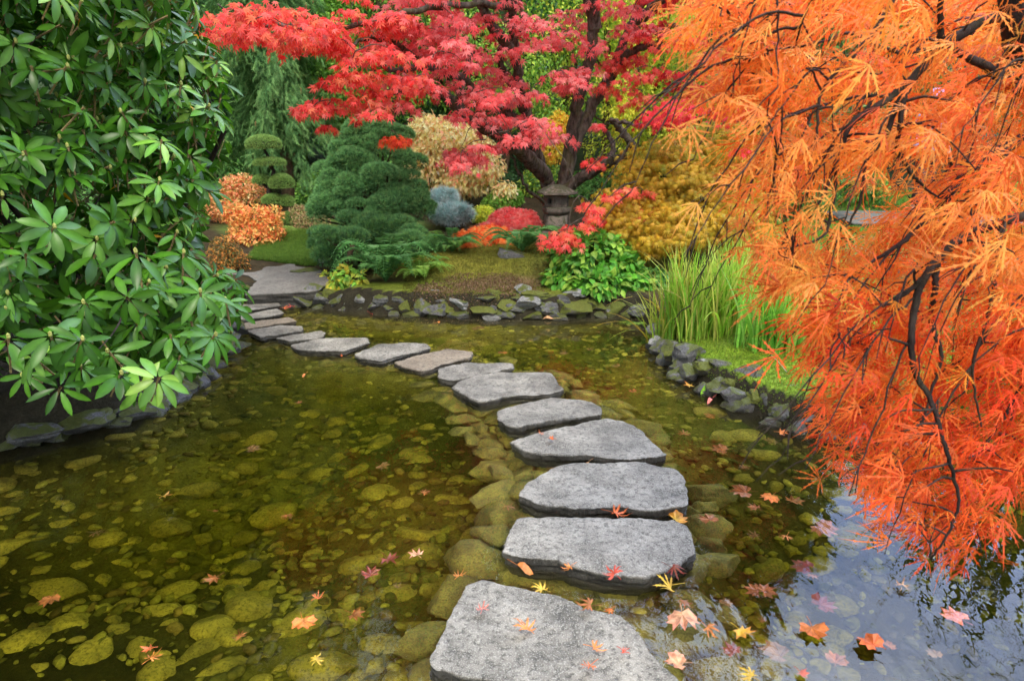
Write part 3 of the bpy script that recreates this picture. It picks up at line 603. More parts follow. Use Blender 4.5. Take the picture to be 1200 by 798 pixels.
b0 = Hs(.55, 8.8)
T0 = at(652, 270, 8.8); T0[2] = b0-.1
tm = thing('maple_tree', 'big red leaved maple with a forked lichen spotted trunk behind the stone lantern', 'maple tree', (T0[0], T0[1], b0))
g = Geo()
g.tube(spline([T0, at(652, 250, 8.8), at(650, 222, 8.8)], 6, .006), np.linspace(.20, .14, 13), 12)
main = [
 ([at(650, 240, 8.8), at(640, 212, 8.75), at(632, 190, 8.6), at(622, 160, 8.4), at(612, 120, 8.2), at(605, 70, 7.9), at(600, 10, 7.6), at(590, -70, 7.3)], .10, .04),
 ([at(655, 235, 8.8), at(664, 205, 8.8), at(670, 170, 8.8), at(676, 120, 8.7), at(688, 80, 8.6), at(697, 35, 8.5), at(700, -20, 8.3), at(715, -90, 8.2)], .105, .04),
 ([at(670, 175, 8.8), at(692, 130, 8.9), at(715, 90, 9.0), at(735, 40, 9.1), at(755, 0, 9.2), at(790, -70, 9.3)], .085, .04),
 ([at(662, 222, 8.7), at(695, 200, 8.5), at(728, 186, 8.2), at(740, 172, 8.1), at(730, 155, 8.0), at(716, 140, 7.9)], .075, .03),
 ([at(700, 198, 8.5), at(712, 188, 8.6), at(718, 170, 8.8), at(706, 150, 8.9)], .05, .025),
 ([at(638, 205, 8.7), at(612, 180, 8.2), at(590, 160, 7.9), at(560, 145, 7.6), at(535, 125, 7.4), at(515, 108, 7.2), at(480, 105, 7.0), at(440, 112, 6.8)], .10, .03),
 ([at(560, 145, 7.6), at(540, 118, 7.6), at(545, 85, 7.6), at(555, 60, 7.6)], .05, .02),
 ([at(622, 160, 8.4), at(590, 128, 8.1), at(560, 112, 7.9), at(545, 95, 7.7), at(500, 80, 7.4), at(460, 82, 7.1), at(430, 60, 6.8)], .06, .02),
 ([at(612, 120, 8.2), at(585, 70, 8.0), at(595, 48, 7.9), at(612, 35, 7.8), at(610, 0, 7.7)], .04, .02),
 ([at(735, 40, 9.1), at(755, 18, 9.0), at(775, 0, 8.9), at(800, -30, 8.8)], .09, .04),
 ([at(715, 90, 9.0), at(740, 60, 8.6), at(770, 55, 8.4), at(775, 40, 8.3), at(790, 30, 8.2), at(800, 45, 8.1)], .05, .02),
 ([at(716, 140, 7.9), at(740, 145, 7.6), at(780, 145, 7.3), at(830, 135, 7.0)], .022, .008),
 ([at(600, 10, 7.6), at(560, 5, 7.2), at(500, 10, 6.8), at(440, 25, 6.5), at(380, 35, 6.3), at(330, 30, 6.1), at(300, 25, 6.0), at(255, 5, 5.9)], .035, .006),
 ([at(500, 80, 7.4), at(470, 55, 7.1), at(430, 45, 6.8), at(400, 60, 6.6), at(380, 40, 6.5)], .03, .006),
 ([at(640, 240, 8.7), at(618, 222, 8.5), at(606, 196, 8.3), at(596, 178, 8.1)], .025, .01),
 ([at(605, 70, 7.9), at(560, 0, 7.3), at(520, -90, 7.0), at(480, -200, 6.7)], .06, .01),
 ([at(697, 35, 8.5), at(680, -80, 8.3), at(700, -220, 8.0)], .08, .015), ([at(755, 0, 9.2), at(830, -110, 9.0), at(880, -200, 8.6)], .07, .015),
 ([at(600, 10, 7.6), at(600, -120, 7.0), at(640, -260, 6.4)], .06, .01), ([at(715, -90, 8.2), at(730, -220, 7.4), at(760, -330, 6.8)], .06, .01),
 ([at(520, -90, 7.0), at(420, -130, 6.4), at(330, -190, 6.0)], .04, .008), ([at(480, -200, 6.7), at(420, -300, 6.2)], .03, .008),
 ([at(830, -110, 9.0), at(880, -60, 8.2), at(900, -20, 7.8)], .03, .01),
]
nd = branch_set(g, main, .010, 8); NP = np.array([p for p, a in nd]); NR = np.array([a for p, a in nd])
lf = Geo(); tw = Geo()
REDS = [(.90, .10, .09), (.93, .19, .16), (.82, .06, .06), (.93, .25, .12)]; PINK = [(.92, .20, .20), (.94, .31, .30), (.88, .12, .13)]; DEEP = [(.72, .04, .06), (.84, .08, .09)]; SCAR = [(.86, .14, .04), (.80, .08, .04)]
def spray(c, r, n, cols, size=.062, flat=.22, tilt=None):
    t = rdir(1)[0]*.22 if tilt is None else tilt
    a = R.uniform(0, 6.28, n); q = np.sqrt(R.uniform(0, 1, n))*r; off = np.stack([np.cos(a)*q, np.sin(a)*q, R.normal(size=n)*r*flat*.5-.35*q**2/r], -1)
    off[:, 2] += off[:, 0]*t[0]+off[:, 1]*t[1]; P = c+off; O = nrm(off+A(0, -.25*r, .1*r))
    D = O*A(1, 1, 0)*.8+A(0, 0, -.75)+R.normal(size=(n, 3))*.42; Nn = O*.55+A(0, -.35, .8)+R.normal(size=(n, 3))*.4
    lf.scatter(STAR, P, frames(D, Nn), (size*R.uniform(.7, 1.25, n))[:, None]*np.ones(3), pal(n, cols, var=.2))
SP = [  # x, y, rx, ry, Y, sprays, palette
 (290, 20, 62, 26, 6.0, 22, 0), (350, 40, 50, 18, 6.2, 14, 0), (410, 22, 60, 32, 6.5, 24, 0), (490, 25, 70, 38, 6.9, 28, 1), (430, 62, 38, 14, 6.6, 8, 0), (570, 30, 70, 40, 7.4, 28, 1), (490, 75, 60, 20, 7.0, 12, 1),
 (445, 100, 62, 20, 6.7, 18, 0), (400, 128, 46, 12, 6.5, 11, 0), (372, 145, 18, 6, 6.4, 3, 0), (520, 118, 55, 24, 7.2, 14, 1), (585, 100, 48, 26, 7.7, 13, 1), (600, 145, 50, 18, 7.6, 13, 1), (575, 182, 42, 13, 7.4, 10, 1), (535, 178, 30, 9, 7.3, 4, 1), (548, 195, 22, 7, 7.3, 3, 1),
 (640, 75, 50, 36, 7.9, 8, 1), (665, 115, 42, 26, 8.0, 6, 1), (700, 30, 60, 34, 8.5, 20, 1), (760, 70, 48, 30, 8.5, 16, 0), (740, 112, 40, 22, 8.2, 6, 0), (790, 100, 40, 26, 8.5, 11, 2), (820, 125, 48, 11, 7.0, 12, 2), (780, 138, 40, 8, 7.2, 6, 2),
 (840, 60, 46, 34, 8.6, 14, 2), (640, 158, 40, 14, 7.8, 4, 1), (690, 158, 30, 14, 8.2, 3, 1), (455, 162, 30, 5, 6.6, 4, 3), (700, 190, 24, 9, 8.2, 4, 0), (672, 268, 32, 10, 7.0, 8, 0), (655, 280, 18, 7, 6.9, 4, 0), (700, 246, 24, 12, 7.1, 6, 0), (738, 226, 26, 10, 7.2, 7, 0), (755, 240, 14, 9, 7.2, 3, 0),
 (858, 180, 26, 10, 7.0, 3, 2), (720, 262, 14, 8, 7.1, 3, 0), (780, 20, 50, 30, 9.0, 14, 2), (880, 30, 40, 40, 8.8, 12, 3),
]
PALS = [REDS, PINK, DEEP, SCAR]
for x, y, rx, ry, Y, k, pl in SP:
    for _ in range(int(k*.62)):
        a = R.uniform(0, 6.28); q = math.sqrt(R.uniform()); yy = Y+R.uniform(-.5, .5)
        c = at(x+math.cos(a)*q*rx, y+math.sin(a)*q*ry, yy); r = R.uniform(.13, .26)*(1 if rx > 35 else .7); spray(c, r, int(14+150*r), PALS[pl]); q = twig_to(tw, NP, NR, c); NP = np.vstack([NP, q[2:-2:2]]); NR = np.r_[NR, np.full(len(q[2:-2:2]), .006)]
up = [A(.5, 8.0, 4.2)+rdir(1)[0]*R.uniform(.2, 1)**.6*A(3.5, 2.3, 2.2) for _ in range(230)]; up.sort(key=lambda c: np.linalg.norm(c-A(.3, 8.6, 2.5)))
for c in up:      # the crown above and behind what the frame shows
    if c[2] < 2.9+.10*(c[1]-5): continue
    spray(c, R.uniform(.22, .36), 55, REDS if R.uniform() < .6 else PINK, .075); q = twig_to(tw, NP, NR, c, .008, .04); NP = np.vstack([NP, q[2::2]]); NR = np.r_[NR, np.full(len(q[2::2]), .008)]
for q in range(len(tw.V)): g.V.append(tw.V[q]); g.C.append(tw.C[q]); g.F.append(tw.F[q]+g.n); g.T.append(tw.T[q])
g.n += tw.n; g.build('trunk', M['bark'], tm, smooth=True); lf.build('crown', M['red'], tm)

# ------------------------------------------------------------------ the orange cut-leaf maple hanging in from the right
bx, by = 2.5, 1.9
to = thing('laceleaf_maple', 'orange laceleaf maple drooping over the pond from the right with dark bare branches', 'maple tree', (bx, by, Hs(bx, by)))
g = Geo(); tw = Geo(); lf = Geo()
root = A(bx, by, Hs(bx, by)-.3); crown = A(1.9, 1.9, 2.35)
main = [
 ([root, A(2.4, 1.95, .6), A(2.15, 1.9, 1.3), A(1.75, 1.85, 1.75), at(1230, 105, 1.8), at(1200, 62, 1.75), at(1190, 20, 1.7), at(1178, -60, 1.65)], .085, .020),
 ([at(1190, 20, 1.7), at(1157, 23, 1.68), at(1122, 43, 1.66), at(1100, 56, 1.64), at(1078, 83, 1.62), at(1047, 112, 1.6), at(1012, 134, 1.58), at(995, 149, 1.57), at(982, 184, 1.55), at(971, 215, 1.54), at(958, 240, 1.52)], .013, .003),
 ([at(1215, 95, 1.8), at(1190, 85, 1.76), at(1172, 91, 1.7), at(1157, 79, 1.66), at(1122, 61, 1.62), at(1104, 48, 1.6), at(1102, 22, 1.58), at(1102, -20, 1.56)], .014, .005),
 ([at(1250, 120, 1.95), at(1200, 162, 1.85), at(1157, 184, 1.8), at(1126, 210, 1.76), at(1104, 241, 1.72), at(1078, 267, 1.7), at(1043, 294, 1.66), at(1010, 315, 1.64)], .017, .003),
 ([at(1260, 250, 1.8), at(1200, 254, 1.6), at(1166, 263, 1.57), at(1131, 276, 1.54), at(1100, 303, 1.5), at(1082, 328, 1.48), at(1072, 358, 1.46), at(1068, 395, 1.45), at(1072, 437, 1.44), at(1091, 469, 1.42), at(1105, 515, 1.4), at(1117, 557, 1.4), at(1123, 590, 1.4), at(1110, 627, 1.4), at(1091, 655, 1.42)], .0125, .0022),
 ([at(1098, 305, 1.5), at(1096, 335, 1.5), at(1091, 376, 1.5), at(1103, 418, 1.48), at(1090, 464, 1.47), at(1072, 534, 1.46)], .008, .002),
 ([at(1082, 326, 1.48), at(1060, 345, 1.46), at(1035, 360, 1.44)], .007, .002),
 ([at(1060, -30, 1.6), at(1047, 0, 1.58), at(1025, 35, 1.56), at(999, 66, 1.55), at(973, 92, 1.54), at(960, 118, 1.53), at(956, 162, 1.52), at(945, 200, 1.5)], .007, .002),
 ([at(1078, 83, 1.62), at(1065, 100, 1.62), at(1056, 135, 1.6), at(1051, 178, 1.6), at(1058, 182, 1.62)], .009, .003),
 ([at(1060, 100, 1.62), at(1038, 158, 1.6), at(1016, 188, 1.58), at(1008, 236, 1.56), at(990, 270, 1.55)], .007, .002),
 ([at(982, 184, 1.55), at(976, 235, 1.55), at(966, 275, 1.53), at(930, 290, 1.5)], .005, .002),
 ([at(1051, 178, 1.6), at(1070, 205, 1.58), at(1086, 222, 1.58), at(1100, 232, 1.6)], .005, .002),
 ([at(1106, 240, 1.72), at(1108, 262, 1.7), at(1104, 300, 1.68)], .007, .003),
 ([at(1180, 175, 1.82), at(1165, 215, 1.78), at(1143, 250, 1.75), at(1120, 285, 1.72)], .007, .002),
 ([at(1100, 56, 1.64), at(1050, 62, 1.6), at(1000, 40, 1.58), at(960, 50, 1.56), at(900, 60, 1.54)], .005, .002),
 ([at(1047, 112, 1.6), at(1000, 115, 1.6), at(940, 130, 1.58), at(905, 140, 1.56)], .004, .0015),
 ([at(1012, 134, 1.58), at(1040, 90, 1.6), at(1075, 75, 1.62)], .004, .002),
 ([at(1172, 263, 1.57), at(1170, 300, 1.55), at(1160, 360, 1.52), at(1140, 430, 1.5), at(1150, 500, 1.48)], .007, .002),
 ([at(1240, 300, 1.7), at(1195, 350, 1.6), at(1150, 400, 1.55), at(1130, 460, 1.52)], .008, .002),
 ([at(1240, 400, 1.7), at(1200, 450, 1.6), at(1170, 500, 1.56), at(1140, 540, 1.52)], .008, .002),
 ([at(1178, -60, 1.65), at(1150, -200, 1.7), at(1050, -330, 1.8), at(950, -350, 1.9)], .02, .004), ([at(1178, -60, 1.65), at(1100, -130, 1.6), at(980, -150, 1.55), at(880, -110, 1.55), at(850, -50, 1.55)], .012, .003),
 ([at(1200, 62, 1.75), at(1300, -50, 1.9), at(1400, -80, 2.1)], .02, .005), ([A(2.15, 1.9, 1.3), at(1350, 200, 2.0), at(1420, 260, 2.0), at(1450, 380, 1.9)], .02, .003), ([at(1350, 200, 2.0), at(1300, 300, 1.8), at(1260, 400, 1.7), at(1250, 500, 1.6)], .014, .003),
]
nd = branch_set(g, main, .0010, 7, 8); NP = np.array([p for p, a in nd]); NR = np.array([a for p, a in nd])
OR = [(.86, .25, .030), (.90, .33, .045), (.84, .18, .028), (.90, .42, .07), (.80, .13, .02)]; OR2 = [(.80, .13, .025), (.86, .22, .035), (.70, .07, .02)]; ORS = [(.90, .38, .07), (.86, .28, .06), (.82, .17, .04), (.90, .46, .10)]
# outline of the foliage mass, picture coordinates with a distance
OUT = [(795, -30), (835, 30), (862, 100), (905, 135), (895, 175), (900, 215), (885, 250), (905, 275), (878, 300), (905, 330), (945, 335), (925, 380), (955, 400), (922, 440), (960, 455), (940, 490), (985, 505), (1000, 545), (965, 592), (1020, 600), (1050, 655), (1095, 660), (1135, 690), (1145, 640), (1160, 600), (1200, 590), (1300, 560), (1380, 400), (1380, -30)]
OUT = [(x, y-max(0, min(40, (y-480)*.35))) for x, y in OUT]; OUT = [(x+min(38, max(0, (y-250)*.35))*(x < 1050), y) for x, y in OUT]; OUTa = np.array(OUT, float)
def lace_cluster(c, k, cols, size=.085, away=None):
    d0 = nrm(A(-.75, -.15, -.55) if away is None else away)
    P = c+R.normal(size=(k, 3))*A(.055, .05, .035); D = d0+R.normal(size=(k, 3))*.42; Nn = A(-.30, -.55, .65)+R.normal(size=(k, 3))*.6
    cc = pal(k, cols, var=.16); fr = frames(D, Nn); sz = size*R.uniform(.6, 1.25, k)[:, None]*np.c_[R.uniform(.75, 1.1, k), R.uniform(1.0, 1.4, k), R.uniform(.4, 1.5, k)]; wh = R.integers(0, 6, k)
    for q in range(6):
        i = wh == q
        if i.any(): lf.scatter(LACES[q], P[i], fr[i], sz[i], cc[i])
cnt = 0; tries = 0; hole = [(1075, 178, 26, 34), (960, 95, 16, 12), (1005, 215, 14, 22), (1040, 245, 26, 16), (945, 245, 14, 10), (1165, 250, 20, 10), (905, 215, 10, 8), (1065, 275, 20, 9), (1130, 95, 12, 8), (1150, 330, 16, 10), (1010, 295, 14, 9), (1110, 205, 12, 22), (1000, 20, 12, 9), (1095, 395, 12, 18), (1145, 215, 14, 9)]
while cnt < 720 and tries < 20000:
    tries += 1; px, py = R.uniform(790, 1330), R.uniform(-40, 700)
    if not in_poly(np.array([px]), np.array([py]), OUTa)[0]: continue
    if any(((px+8-a)/(b_*.9))**2+((py-6-c_)/(d_*.9))**2 < 1 for a, c_, b_, d_ in hole): continue
    # foliage hangs in tiers: keep the clusters along sloping bands
    band = math.sin((py*1.0+px*.32)/15.0+1.4*math.sin(px/60.0)+math.sin(py/70)); 
    if band < -.05 and R.uniform() < .86: continue
    if py > 430 and R.uniform() < .12: continue
    low = py > 360; Y = R.uniform(1.75, 2.6) if R.uniform() < .90 else R.uniform(1.4, 1.6); Y = R.uniform(1.47, 1.95) if low else Y
    if px < 930: Y = R.uniform(1.45, 1.95)
    c = at(px, py, Y); cols = (OR if R.uniform() < .62 else ORS) if not low else (OR2 if R.uniform() < .72 else OR)
    if c[2] < .14: continue
    lace_cluster(c, int(R.integers(6, 10)), cols, .080); cnt += 1
    if R.uniform() < .62: q = twig_to(tw, NP, NR, c, .0032, .10, 4, True); NP = np.vstack([NP, q[2:-2:2]]); NR = np.r_[NR, np.full(len(q[2:-2:2]), .002)]
edge_pts = []
for i in range(len(OUT)-4):                       # pointed tips along the left outline
    a, b = np.array(OUT[i]), np.array(OUT[i+1])
    for t in np.arange(0, 1, 16/np.linalg.norm(b-a)):
        q = a+(b-a)*t; 
        if q[1] > 560 and q[0] > 1135: continue
        c = at(q[0]+10+R.uniform(0, 10), q[1]-4, R.uniform(1.35, 1.6)); 
        if c[2] < .12: continue
        lace_cluster(c, 3, OR2 if q[1] > 360 else (OR if R.uniform() < .6 else ORS), .07); twig_to(tw, NP, NR, c, .0018, .06)
for px, py in ((812, 128),): c = at(px, py, 1.4); lace_cluster(c, 5, ORS+[(.85, .45, .10)], .075, A(.0, 0, -1)); tw.tube(spline([at(850, 110, 1.45), at(835, 115, 1.42), c], 5), .0012, 4)
for _ in range(300):
    c = A(R.uniform(.5, 3.6), R.uniform(1.2, 3.0), R.uniform(2.15, 3.1)); 
    if c[2] < 1.7+.35*np.hypot(c[0]-1.5, c[1]-1.7): pass
    if c[2]-1.7 < .22*c[1]: continue
    lace_cluster(c, 5, OR, .10, A(R.normal()*.5, R.normal()*.5, -.8))
for _ in range(95):      # thin drooping bare twigs
    a = NP[R.integers(len(NP))]
    if a[2] < 1.05: continue
    d = A(-.16, -.08, -.10)*R.uniform(.3, 1.2)+rdir(1)[0]*.07; q = spline([a, a+d*.6+A(0, 0, .02), a+d*1.3+A(0, 0, -.05), a+d*1.7+A(0, 0, -.14)*R.uniform(.5, 1.3)], 5, .002); tw.tube(q, np.linspace(.0034, .0010, len(q)), 4)
    for _ in range(3): e = q[R.integers(4, len(q))]; f = e+A(-.03, 0, -.05)+rdir(1)[0]*.035; tw.tube([e, (e+f)/2+A(0, 0, .008), f], [.0018, .0014, .0008], 4)
g.build('trunk', M['barkd'], to, smooth=True); tw.build('twig', M['barkd'], to, smooth=True); lf.build('crown', M['orange'], to)

# ------------------------------------------------------------------ rhododendron on the left bank
rc = A(-2.75, 3.3, 0); tr = thing('rhododendron', 'tall glossy green rhododendron overhanging the left side of the pond', 'shrub', (rc[0], rc[1], Hs(rc[0], rc[1])))
RB = np.array([(-2.7, 3.25, 1.75), (-2.05, 3.1, 1.25), (-2.2, 3.3, 2.3), (-1.75, 3.6, 1.6), (-3.4, 3.0, 2.0), (-3.1, 2.9, 1.2), (-1.75, 3.45, .95), (-2.6, 3.2, 3.0)])
RR = np.array([(1.15, 1.2, 1.1), (.70, .75, .62), (.85, 1.0, .8), (.62, .8, .6), (1.2, 1.2, 1.0), (.9, .75, .7), (.45, .6, .42), (1.1, 1.1, .9)])
def keepr(p): return (p[:, 2] > .50+.10*np.sin(p[:, 0]*5)) & (p[:, 1] > 1.7)
lf = Geo(); st = Geo()
P, O = blobs(3000, RB, RR, .28, keep=keepr)
P2, O2 = blobs(380, RB, RR*.78, .5, keep=keepr)
extra = [(120, 475), (70, 455), (30, 440), (165, 455), (95, 430), (210, 420), (130, 415), (10, 400), (60, 395), (225, 380), (140, 440), (200, 395), (235, 345), (255, 300), (250, 395), (205, 430), (150, 470), (95, 400), (40, 420), (30, 300), (10, 470), (285, 345), (275, 310), (100, 355), (62, 268), (160, 300), (290, 330), (270, 415), (185, 445), (265, 355), (150, 350), (215, 300)]
Pe = np.array([at(x, y, R.uniform(2.0, 2.5) if x < 200 else R.uniform(2.3, 2.8)) for x, y in extra]); Oe = np.tile(nrm(A(.35, -.85, .25)), (len(Pe), 1))
def pxof(P):
    q = P-A(0, 0, CAMZ); f = q[:, 1]*cp-q[:, 2]*sp; u = q[:, 1]*sp+q[:, 2]*cp; return 600+FPX*q[:, 0]/f, 399-FPX*u/f
allP = np.vstack([P, P2, Pe]); allO = np.vstack([O, O2, Oe])
_x, _y = pxof(allP); lim = np.interp(_y, [-60, 0, 50, 100, 170, 220, 260, 300, 335, 380, 430, 460, 500], [215, 228, 246, 262, 268, 250, 228, 240, 284, 274, 262, 215, 150]); ok = (_x < lim) & (_y < 470)
allP, allO = allP[ok], allO[ok]
allx = nrm(allO*.62+A(.05, 0, .50)+rdir(len(allP))*.42)
for c, ax in zip(allP, allx):
    k = int(R.integers(6, 11)); x_ = nrm(np.cross(ax, A(.3, .2, 1))); y_ = np.cross(ax, x_); a = np.arange(k)/k*6.283+R.uniform(0, 6); 
    rad = np.cos(a)[:, None]*x_+np.sin(a)[:, None]*y_; el = R.uniform(-.35, .5, k)[:, None]
    D = nrm(rad+ax*el+A(0, 0, -.32)); Nn = nrm(ax*1.0-rad*el*.6+R.normal(size=(k, 3))*.22)
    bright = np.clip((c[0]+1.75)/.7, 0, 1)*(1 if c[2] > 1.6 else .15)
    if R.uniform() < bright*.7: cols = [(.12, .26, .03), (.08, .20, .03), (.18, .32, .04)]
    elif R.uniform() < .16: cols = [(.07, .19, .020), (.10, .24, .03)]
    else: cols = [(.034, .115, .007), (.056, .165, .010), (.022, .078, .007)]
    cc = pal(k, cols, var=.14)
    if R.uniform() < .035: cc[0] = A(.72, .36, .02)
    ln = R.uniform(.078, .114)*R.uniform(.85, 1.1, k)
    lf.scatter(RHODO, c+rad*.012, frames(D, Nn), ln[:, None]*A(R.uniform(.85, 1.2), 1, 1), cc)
    st.tube([c+ax*.012, c, c-ax*.10+A(0, 0, -.02)], [.006, .004, .004], 4, (.30, .22, .10))
    if R.uniform() < .5: V, F = ico(1); st.add(V*A(.007, .007, .012)+c+ax*.02, F, (.35, .38, .10))
lf.build('foliage', M['rhodo'], tr, smooth=True); st.build('shoot', attr_mat('shoot', .7), tr)
g = Geo(); base = A(-2.75, 4.25, Hs(-2.75, 4.25)-.05)
allB = allP[R.choice(len(allP), 150, replace=False)]
stems = []
for k in range(9):
    a = k/9*6.28; b_ = base+A(math.cos(a)*.35, math.sin(a)*.25, 0); e = RB[k % 8]+rdir(1)[0]*.3; stems.append(([b_, b_*.6+e*.4+A(0, 0, -.1)+rdir(1)[0]*.12, e], .035, .012))
for k in range(8):
    x = -3.9+k*.2; b_ = A(x, 4.1+R.uniform(-.2, .5), .2); stems.append(([b_, b_+A(R.uniform(-.3, .4), -.3, .5), b_+A(R.uniform(-.3, .6), -.8, 1.1)], .018, .008))
nd = branch_set(g, stems, .01, 6); NP = np.array([p for p, a in nd]); NR = np.array([a for p, a in nd])
for c in allB: twig_to(g, NP, NR, c, .006, -.05, 4)
g.build('stem', M['barkd'], tr, smooth=True)
BRI = 1.9
# ------------------------------------------------------------------ plant builders
def stems_for(g, base, tips, r0, r1=.004, sag=-.08, jit=.01):
    for t in tips:
        m = base*.5+t*.5+A(0, 0, sag)+rdir(1)[0]*np.linalg.norm(t-base)*.08; q = spline([base+rdir(1)[0]*r0, m, t], 5, jit); g.tube(q, np.linspace(r0, r1, len(q)), 5)
def shrub(name, label, cat, lumps, n, tpl, size, cols, group=None, mat='leaf', shell=.45, kw=None, bark='barkd', nst=12, base=None, sub='foliage', gscale=None):
    """lumps: (px, py, rx px, ry px, Y[, depth factor])"""
    kw = kw or {}; Cn = []; Rd = []
    for l in lumps:
        px, py, rx, ry, Y = l[:5]; m = mpp(Y); Cn.append(at(px, py, Y)); Rd.append((rx*m, rx*m*(l[5] if len(l) > 5 else .85), ry*m*1.05))
    Cn = np.array(Cn); Rd = np.array(Rd); c = Cn[np.argmax(Rd[:, 0])].copy(); x, y = (c[0], c[1]) if base is None else base; z = Hs(x, y)
    t = thing(name, label, cat, (x, y, z), group); P, O = blobs(n, Cn, Rd, shell); P = P+O*(.06*Rd.max()*sno(P, 14/max(.3, Rd.max()*2), 3))[:, None]; ok = P[:, 2] > H(P[:, 0], P[:, 1])+.01; P, O = P[ok], O[ok]
    g = Geo(); leaves_on(g, tpl, P, O, size, cols, **kw); g.C = [c*BRI for c in g.C]; g.build(sub, M[mat], t)
    s = Geo(); idx = R.choice(len(P), min(nst, len(P)), replace=False); b = A(x, y, z-.03)
    stems_for(s, b, P[idx]*.8+Cn[np.argmin(np.linalg.norm(P[idx][:, None]-Cn[None], axis=2), 1)]*.2, max(.008, Rd.max()*.035)); s.build('stem', M[bark], t, smooth=True)
    return t
def big_tree(name, label, px, Y, hgt, rad, cols, nlow, nup, tpl=SMALL, size=.12, low=.5, group='trees of the woodland behind', X=None, cone=False, mat='leaf', trunk_r=.16, kw=None, bark='barkb', nb=16, lumpy=.42):
    kw = kw or dict(out=.5, down=.45, rnd=.6)
    x = at(px, 150, Y)[0] if X is None else X; z = Hs(x, Y); t = thing(name, label, 'tree', (x, Y, z), group)
    rr = np.random.default_rng(int(abs(px)*3+Y*7)); Cn = []; Rd = []
    for i in range(nb):
        f = (i+.5)/nb; h = low+f*(hgt-low); r = rad*((1-f*.92) if cone else math.sin(math.pi*min(1, .22+f*.75))**.7); a = i*2.4+rr.uniform(0, 1); q = r*rr.uniform(.35, .75)
        Cn.append((x+math.cos(a)*q, Y+math.sin(a)*q, z+h)); b = max(.35, r*rr.uniform(.45, .7)); Rd.append((b, b, b*rr.uniform(.55, .8)))
    Cn = np.array(Cn); Rd = np.array(Rd); g = Geo(); vis = z+low+2.6+max(0, (Y-12)*.16)
    lowm = Cn[:, 2] < vis+.6
    if lowm.any():
        P, O = blobs(nlow, Cn[lowm], Rd[lowm], .6, rr); leaves_on(g, tpl, P, O, size, cols, rng=rr, **kw)
    if (~lowm).any() and nup:
        P, O = blobs(nup, Cn[~lowm], Rd[~lowm], .6, rr); leaves_on(g, tpl, P, O, size*1.9, cols, rng=rr, **kw)
    g.C = [c*BRI for c in g.C]; g.build('crown', M[mat], t); s = Geo(); s.tube(spline([A(x, Y, z-.2), A(x+.1, Y, z+hgt*.35), A(x-.1, Y, z+hgt*.7), A(x, Y, z+hgt*.92)], 6, .02), np.linspace(trunk_r, .03, 19), 8)
    s.build('trunk', M[bark], t, smooth=True); l = Geo()
    for c in Cn: b = A(x, Y, z+min(c[2]-z, hgt*.8)*.75); q = spline([b, b*.4+c*.6+A(0, 0, .15), c], 5, .02); l.tube(q, np.linspace(trunk_r*.3, .012, len(q)), 5)
    l.build('limb', M[bark], t, smooth=True); return t

# ------------------------------------------------------------------ woodland behind, each tree on its own
LG = [(.14, .30, .045), (.22, .40, .07), (.10, .24, .04)]; YG = [(.42, .48, .05), (.55, .55, .08), (.30, .40, .05)]; MG = [(.05, .14, .035), (.09, .20, .045)]; DG = [(.022, .07, .026), (.04, .10, .035)]; YE = [(.62, .42, .05), (.50, .48, .07), (.66, .30, .05)]
big_tree('leafy_tree', 'bright green leafy tree right behind the weeping conifer', 395, 14.5, 9, 2.2, LG, 15000, 3000, size=.10)
big_tree('leafy_tree', 'fresh green leafy tree showing through the middle of the red maple', 520, 15.5, 12, 3.0, LG+[(.30, .50, .12)], 17000, 5000, size=.10)
big_tree('leafy_tree', 'yellow green tree glowing right of the red maple trunk', 765, 12.6, 5.2, 1.5, YG, 16000, 0, size=.075, low=.4)
big_tree('leafy_tree', 'light green tree behind the forked maple trunk', 665, 15.5, 12, 2.8, LG+YG[:1], 14000, 5000, size=.10)
big_tree('leafy_tree', 'green tree behind the yellow green one at the right of the red maple', 860, 16.0, 9.5, 3.0, LG+MG, 13000, 4000, size=.11)
big_tree('dark_tree', 'dark shaded tree behind the peach coloured tree', 560, 13.2, 7.5, 1.6, DG, 9000, 2500, size=.10)
big_tree('dark_tree', 'blue green spruce like tree peeping above the weeping conifer', 350, 17, 13, 2.4, [(.04, .11, .07), (.07, .16, .09)], 9000, 5000, TUFT2, .22, cone=True, mat='needle')
big_tree('dark_tree', 'tall dark conifer behind the top of the rhododendron', 180, 15, 13, 2.8, DG, 8000, 5000, TUFT2, .24, cone=True, mat='needle')
big_tree('dark_tree', 'dark tree behind the left edge of the garden', 20, 13, 11, 3.0, DG+MG, 6000, 5000, size=.14)
big_tree('leafy_tree', 'mid green tree hidden behind the orange maple', 1000, 15.5, 7.0, 2.2, LG+MG, 12000, 2000, size=.11)
big_tree('leafy_tree', 'dark green tree behind the person on the path', 1130, 14.5, 6.2, 2.2, MG+DG, 10000, 1500, size=.11)
big_tree('leafy_tree', 'green tree at the right edge behind the orange maple', 1240, 16, 6.5, 2.6, MG+LG, 8000, 2000, size=.12)
for px, Y, h, r_, lab in ((280, 24, 19, 4.2, 'far conifer beyond the left end of the wood'), (470, 23, 20, 4.2, 'far conifer beyond the red maple, left of its trunk'), (650, 24, 20, 4.4, 'far conifer straight beyond the red maple trunk'), (820, 24, 16, 4.0, 'far conifer beyond the golden maple')):
    big_tree('tall_conifer', lab, px, Y, h, r_, DG+MG, 6000, 7000, TUFT2, .34, cone=True, mat='needle', trunk_r=.3, nb=22, group='tall conifers far behind')
for px, Y, h, r_, lab in ((-260, 8, 10, 2.6, 'dark tree beyond the left edge, reflected in the pond'), (-130, 11, 12, 3.0, 'second dark tree beyond the left edge, reflected in the pond'), (930, 10.5, 6.6, 1.5, 'narrow green tree behind the orange maple, reflected in the pond')):
    big_tree('dark_tree', lab, px, Y, h, r_, MG+DG, 5000, 5000, size=.13)
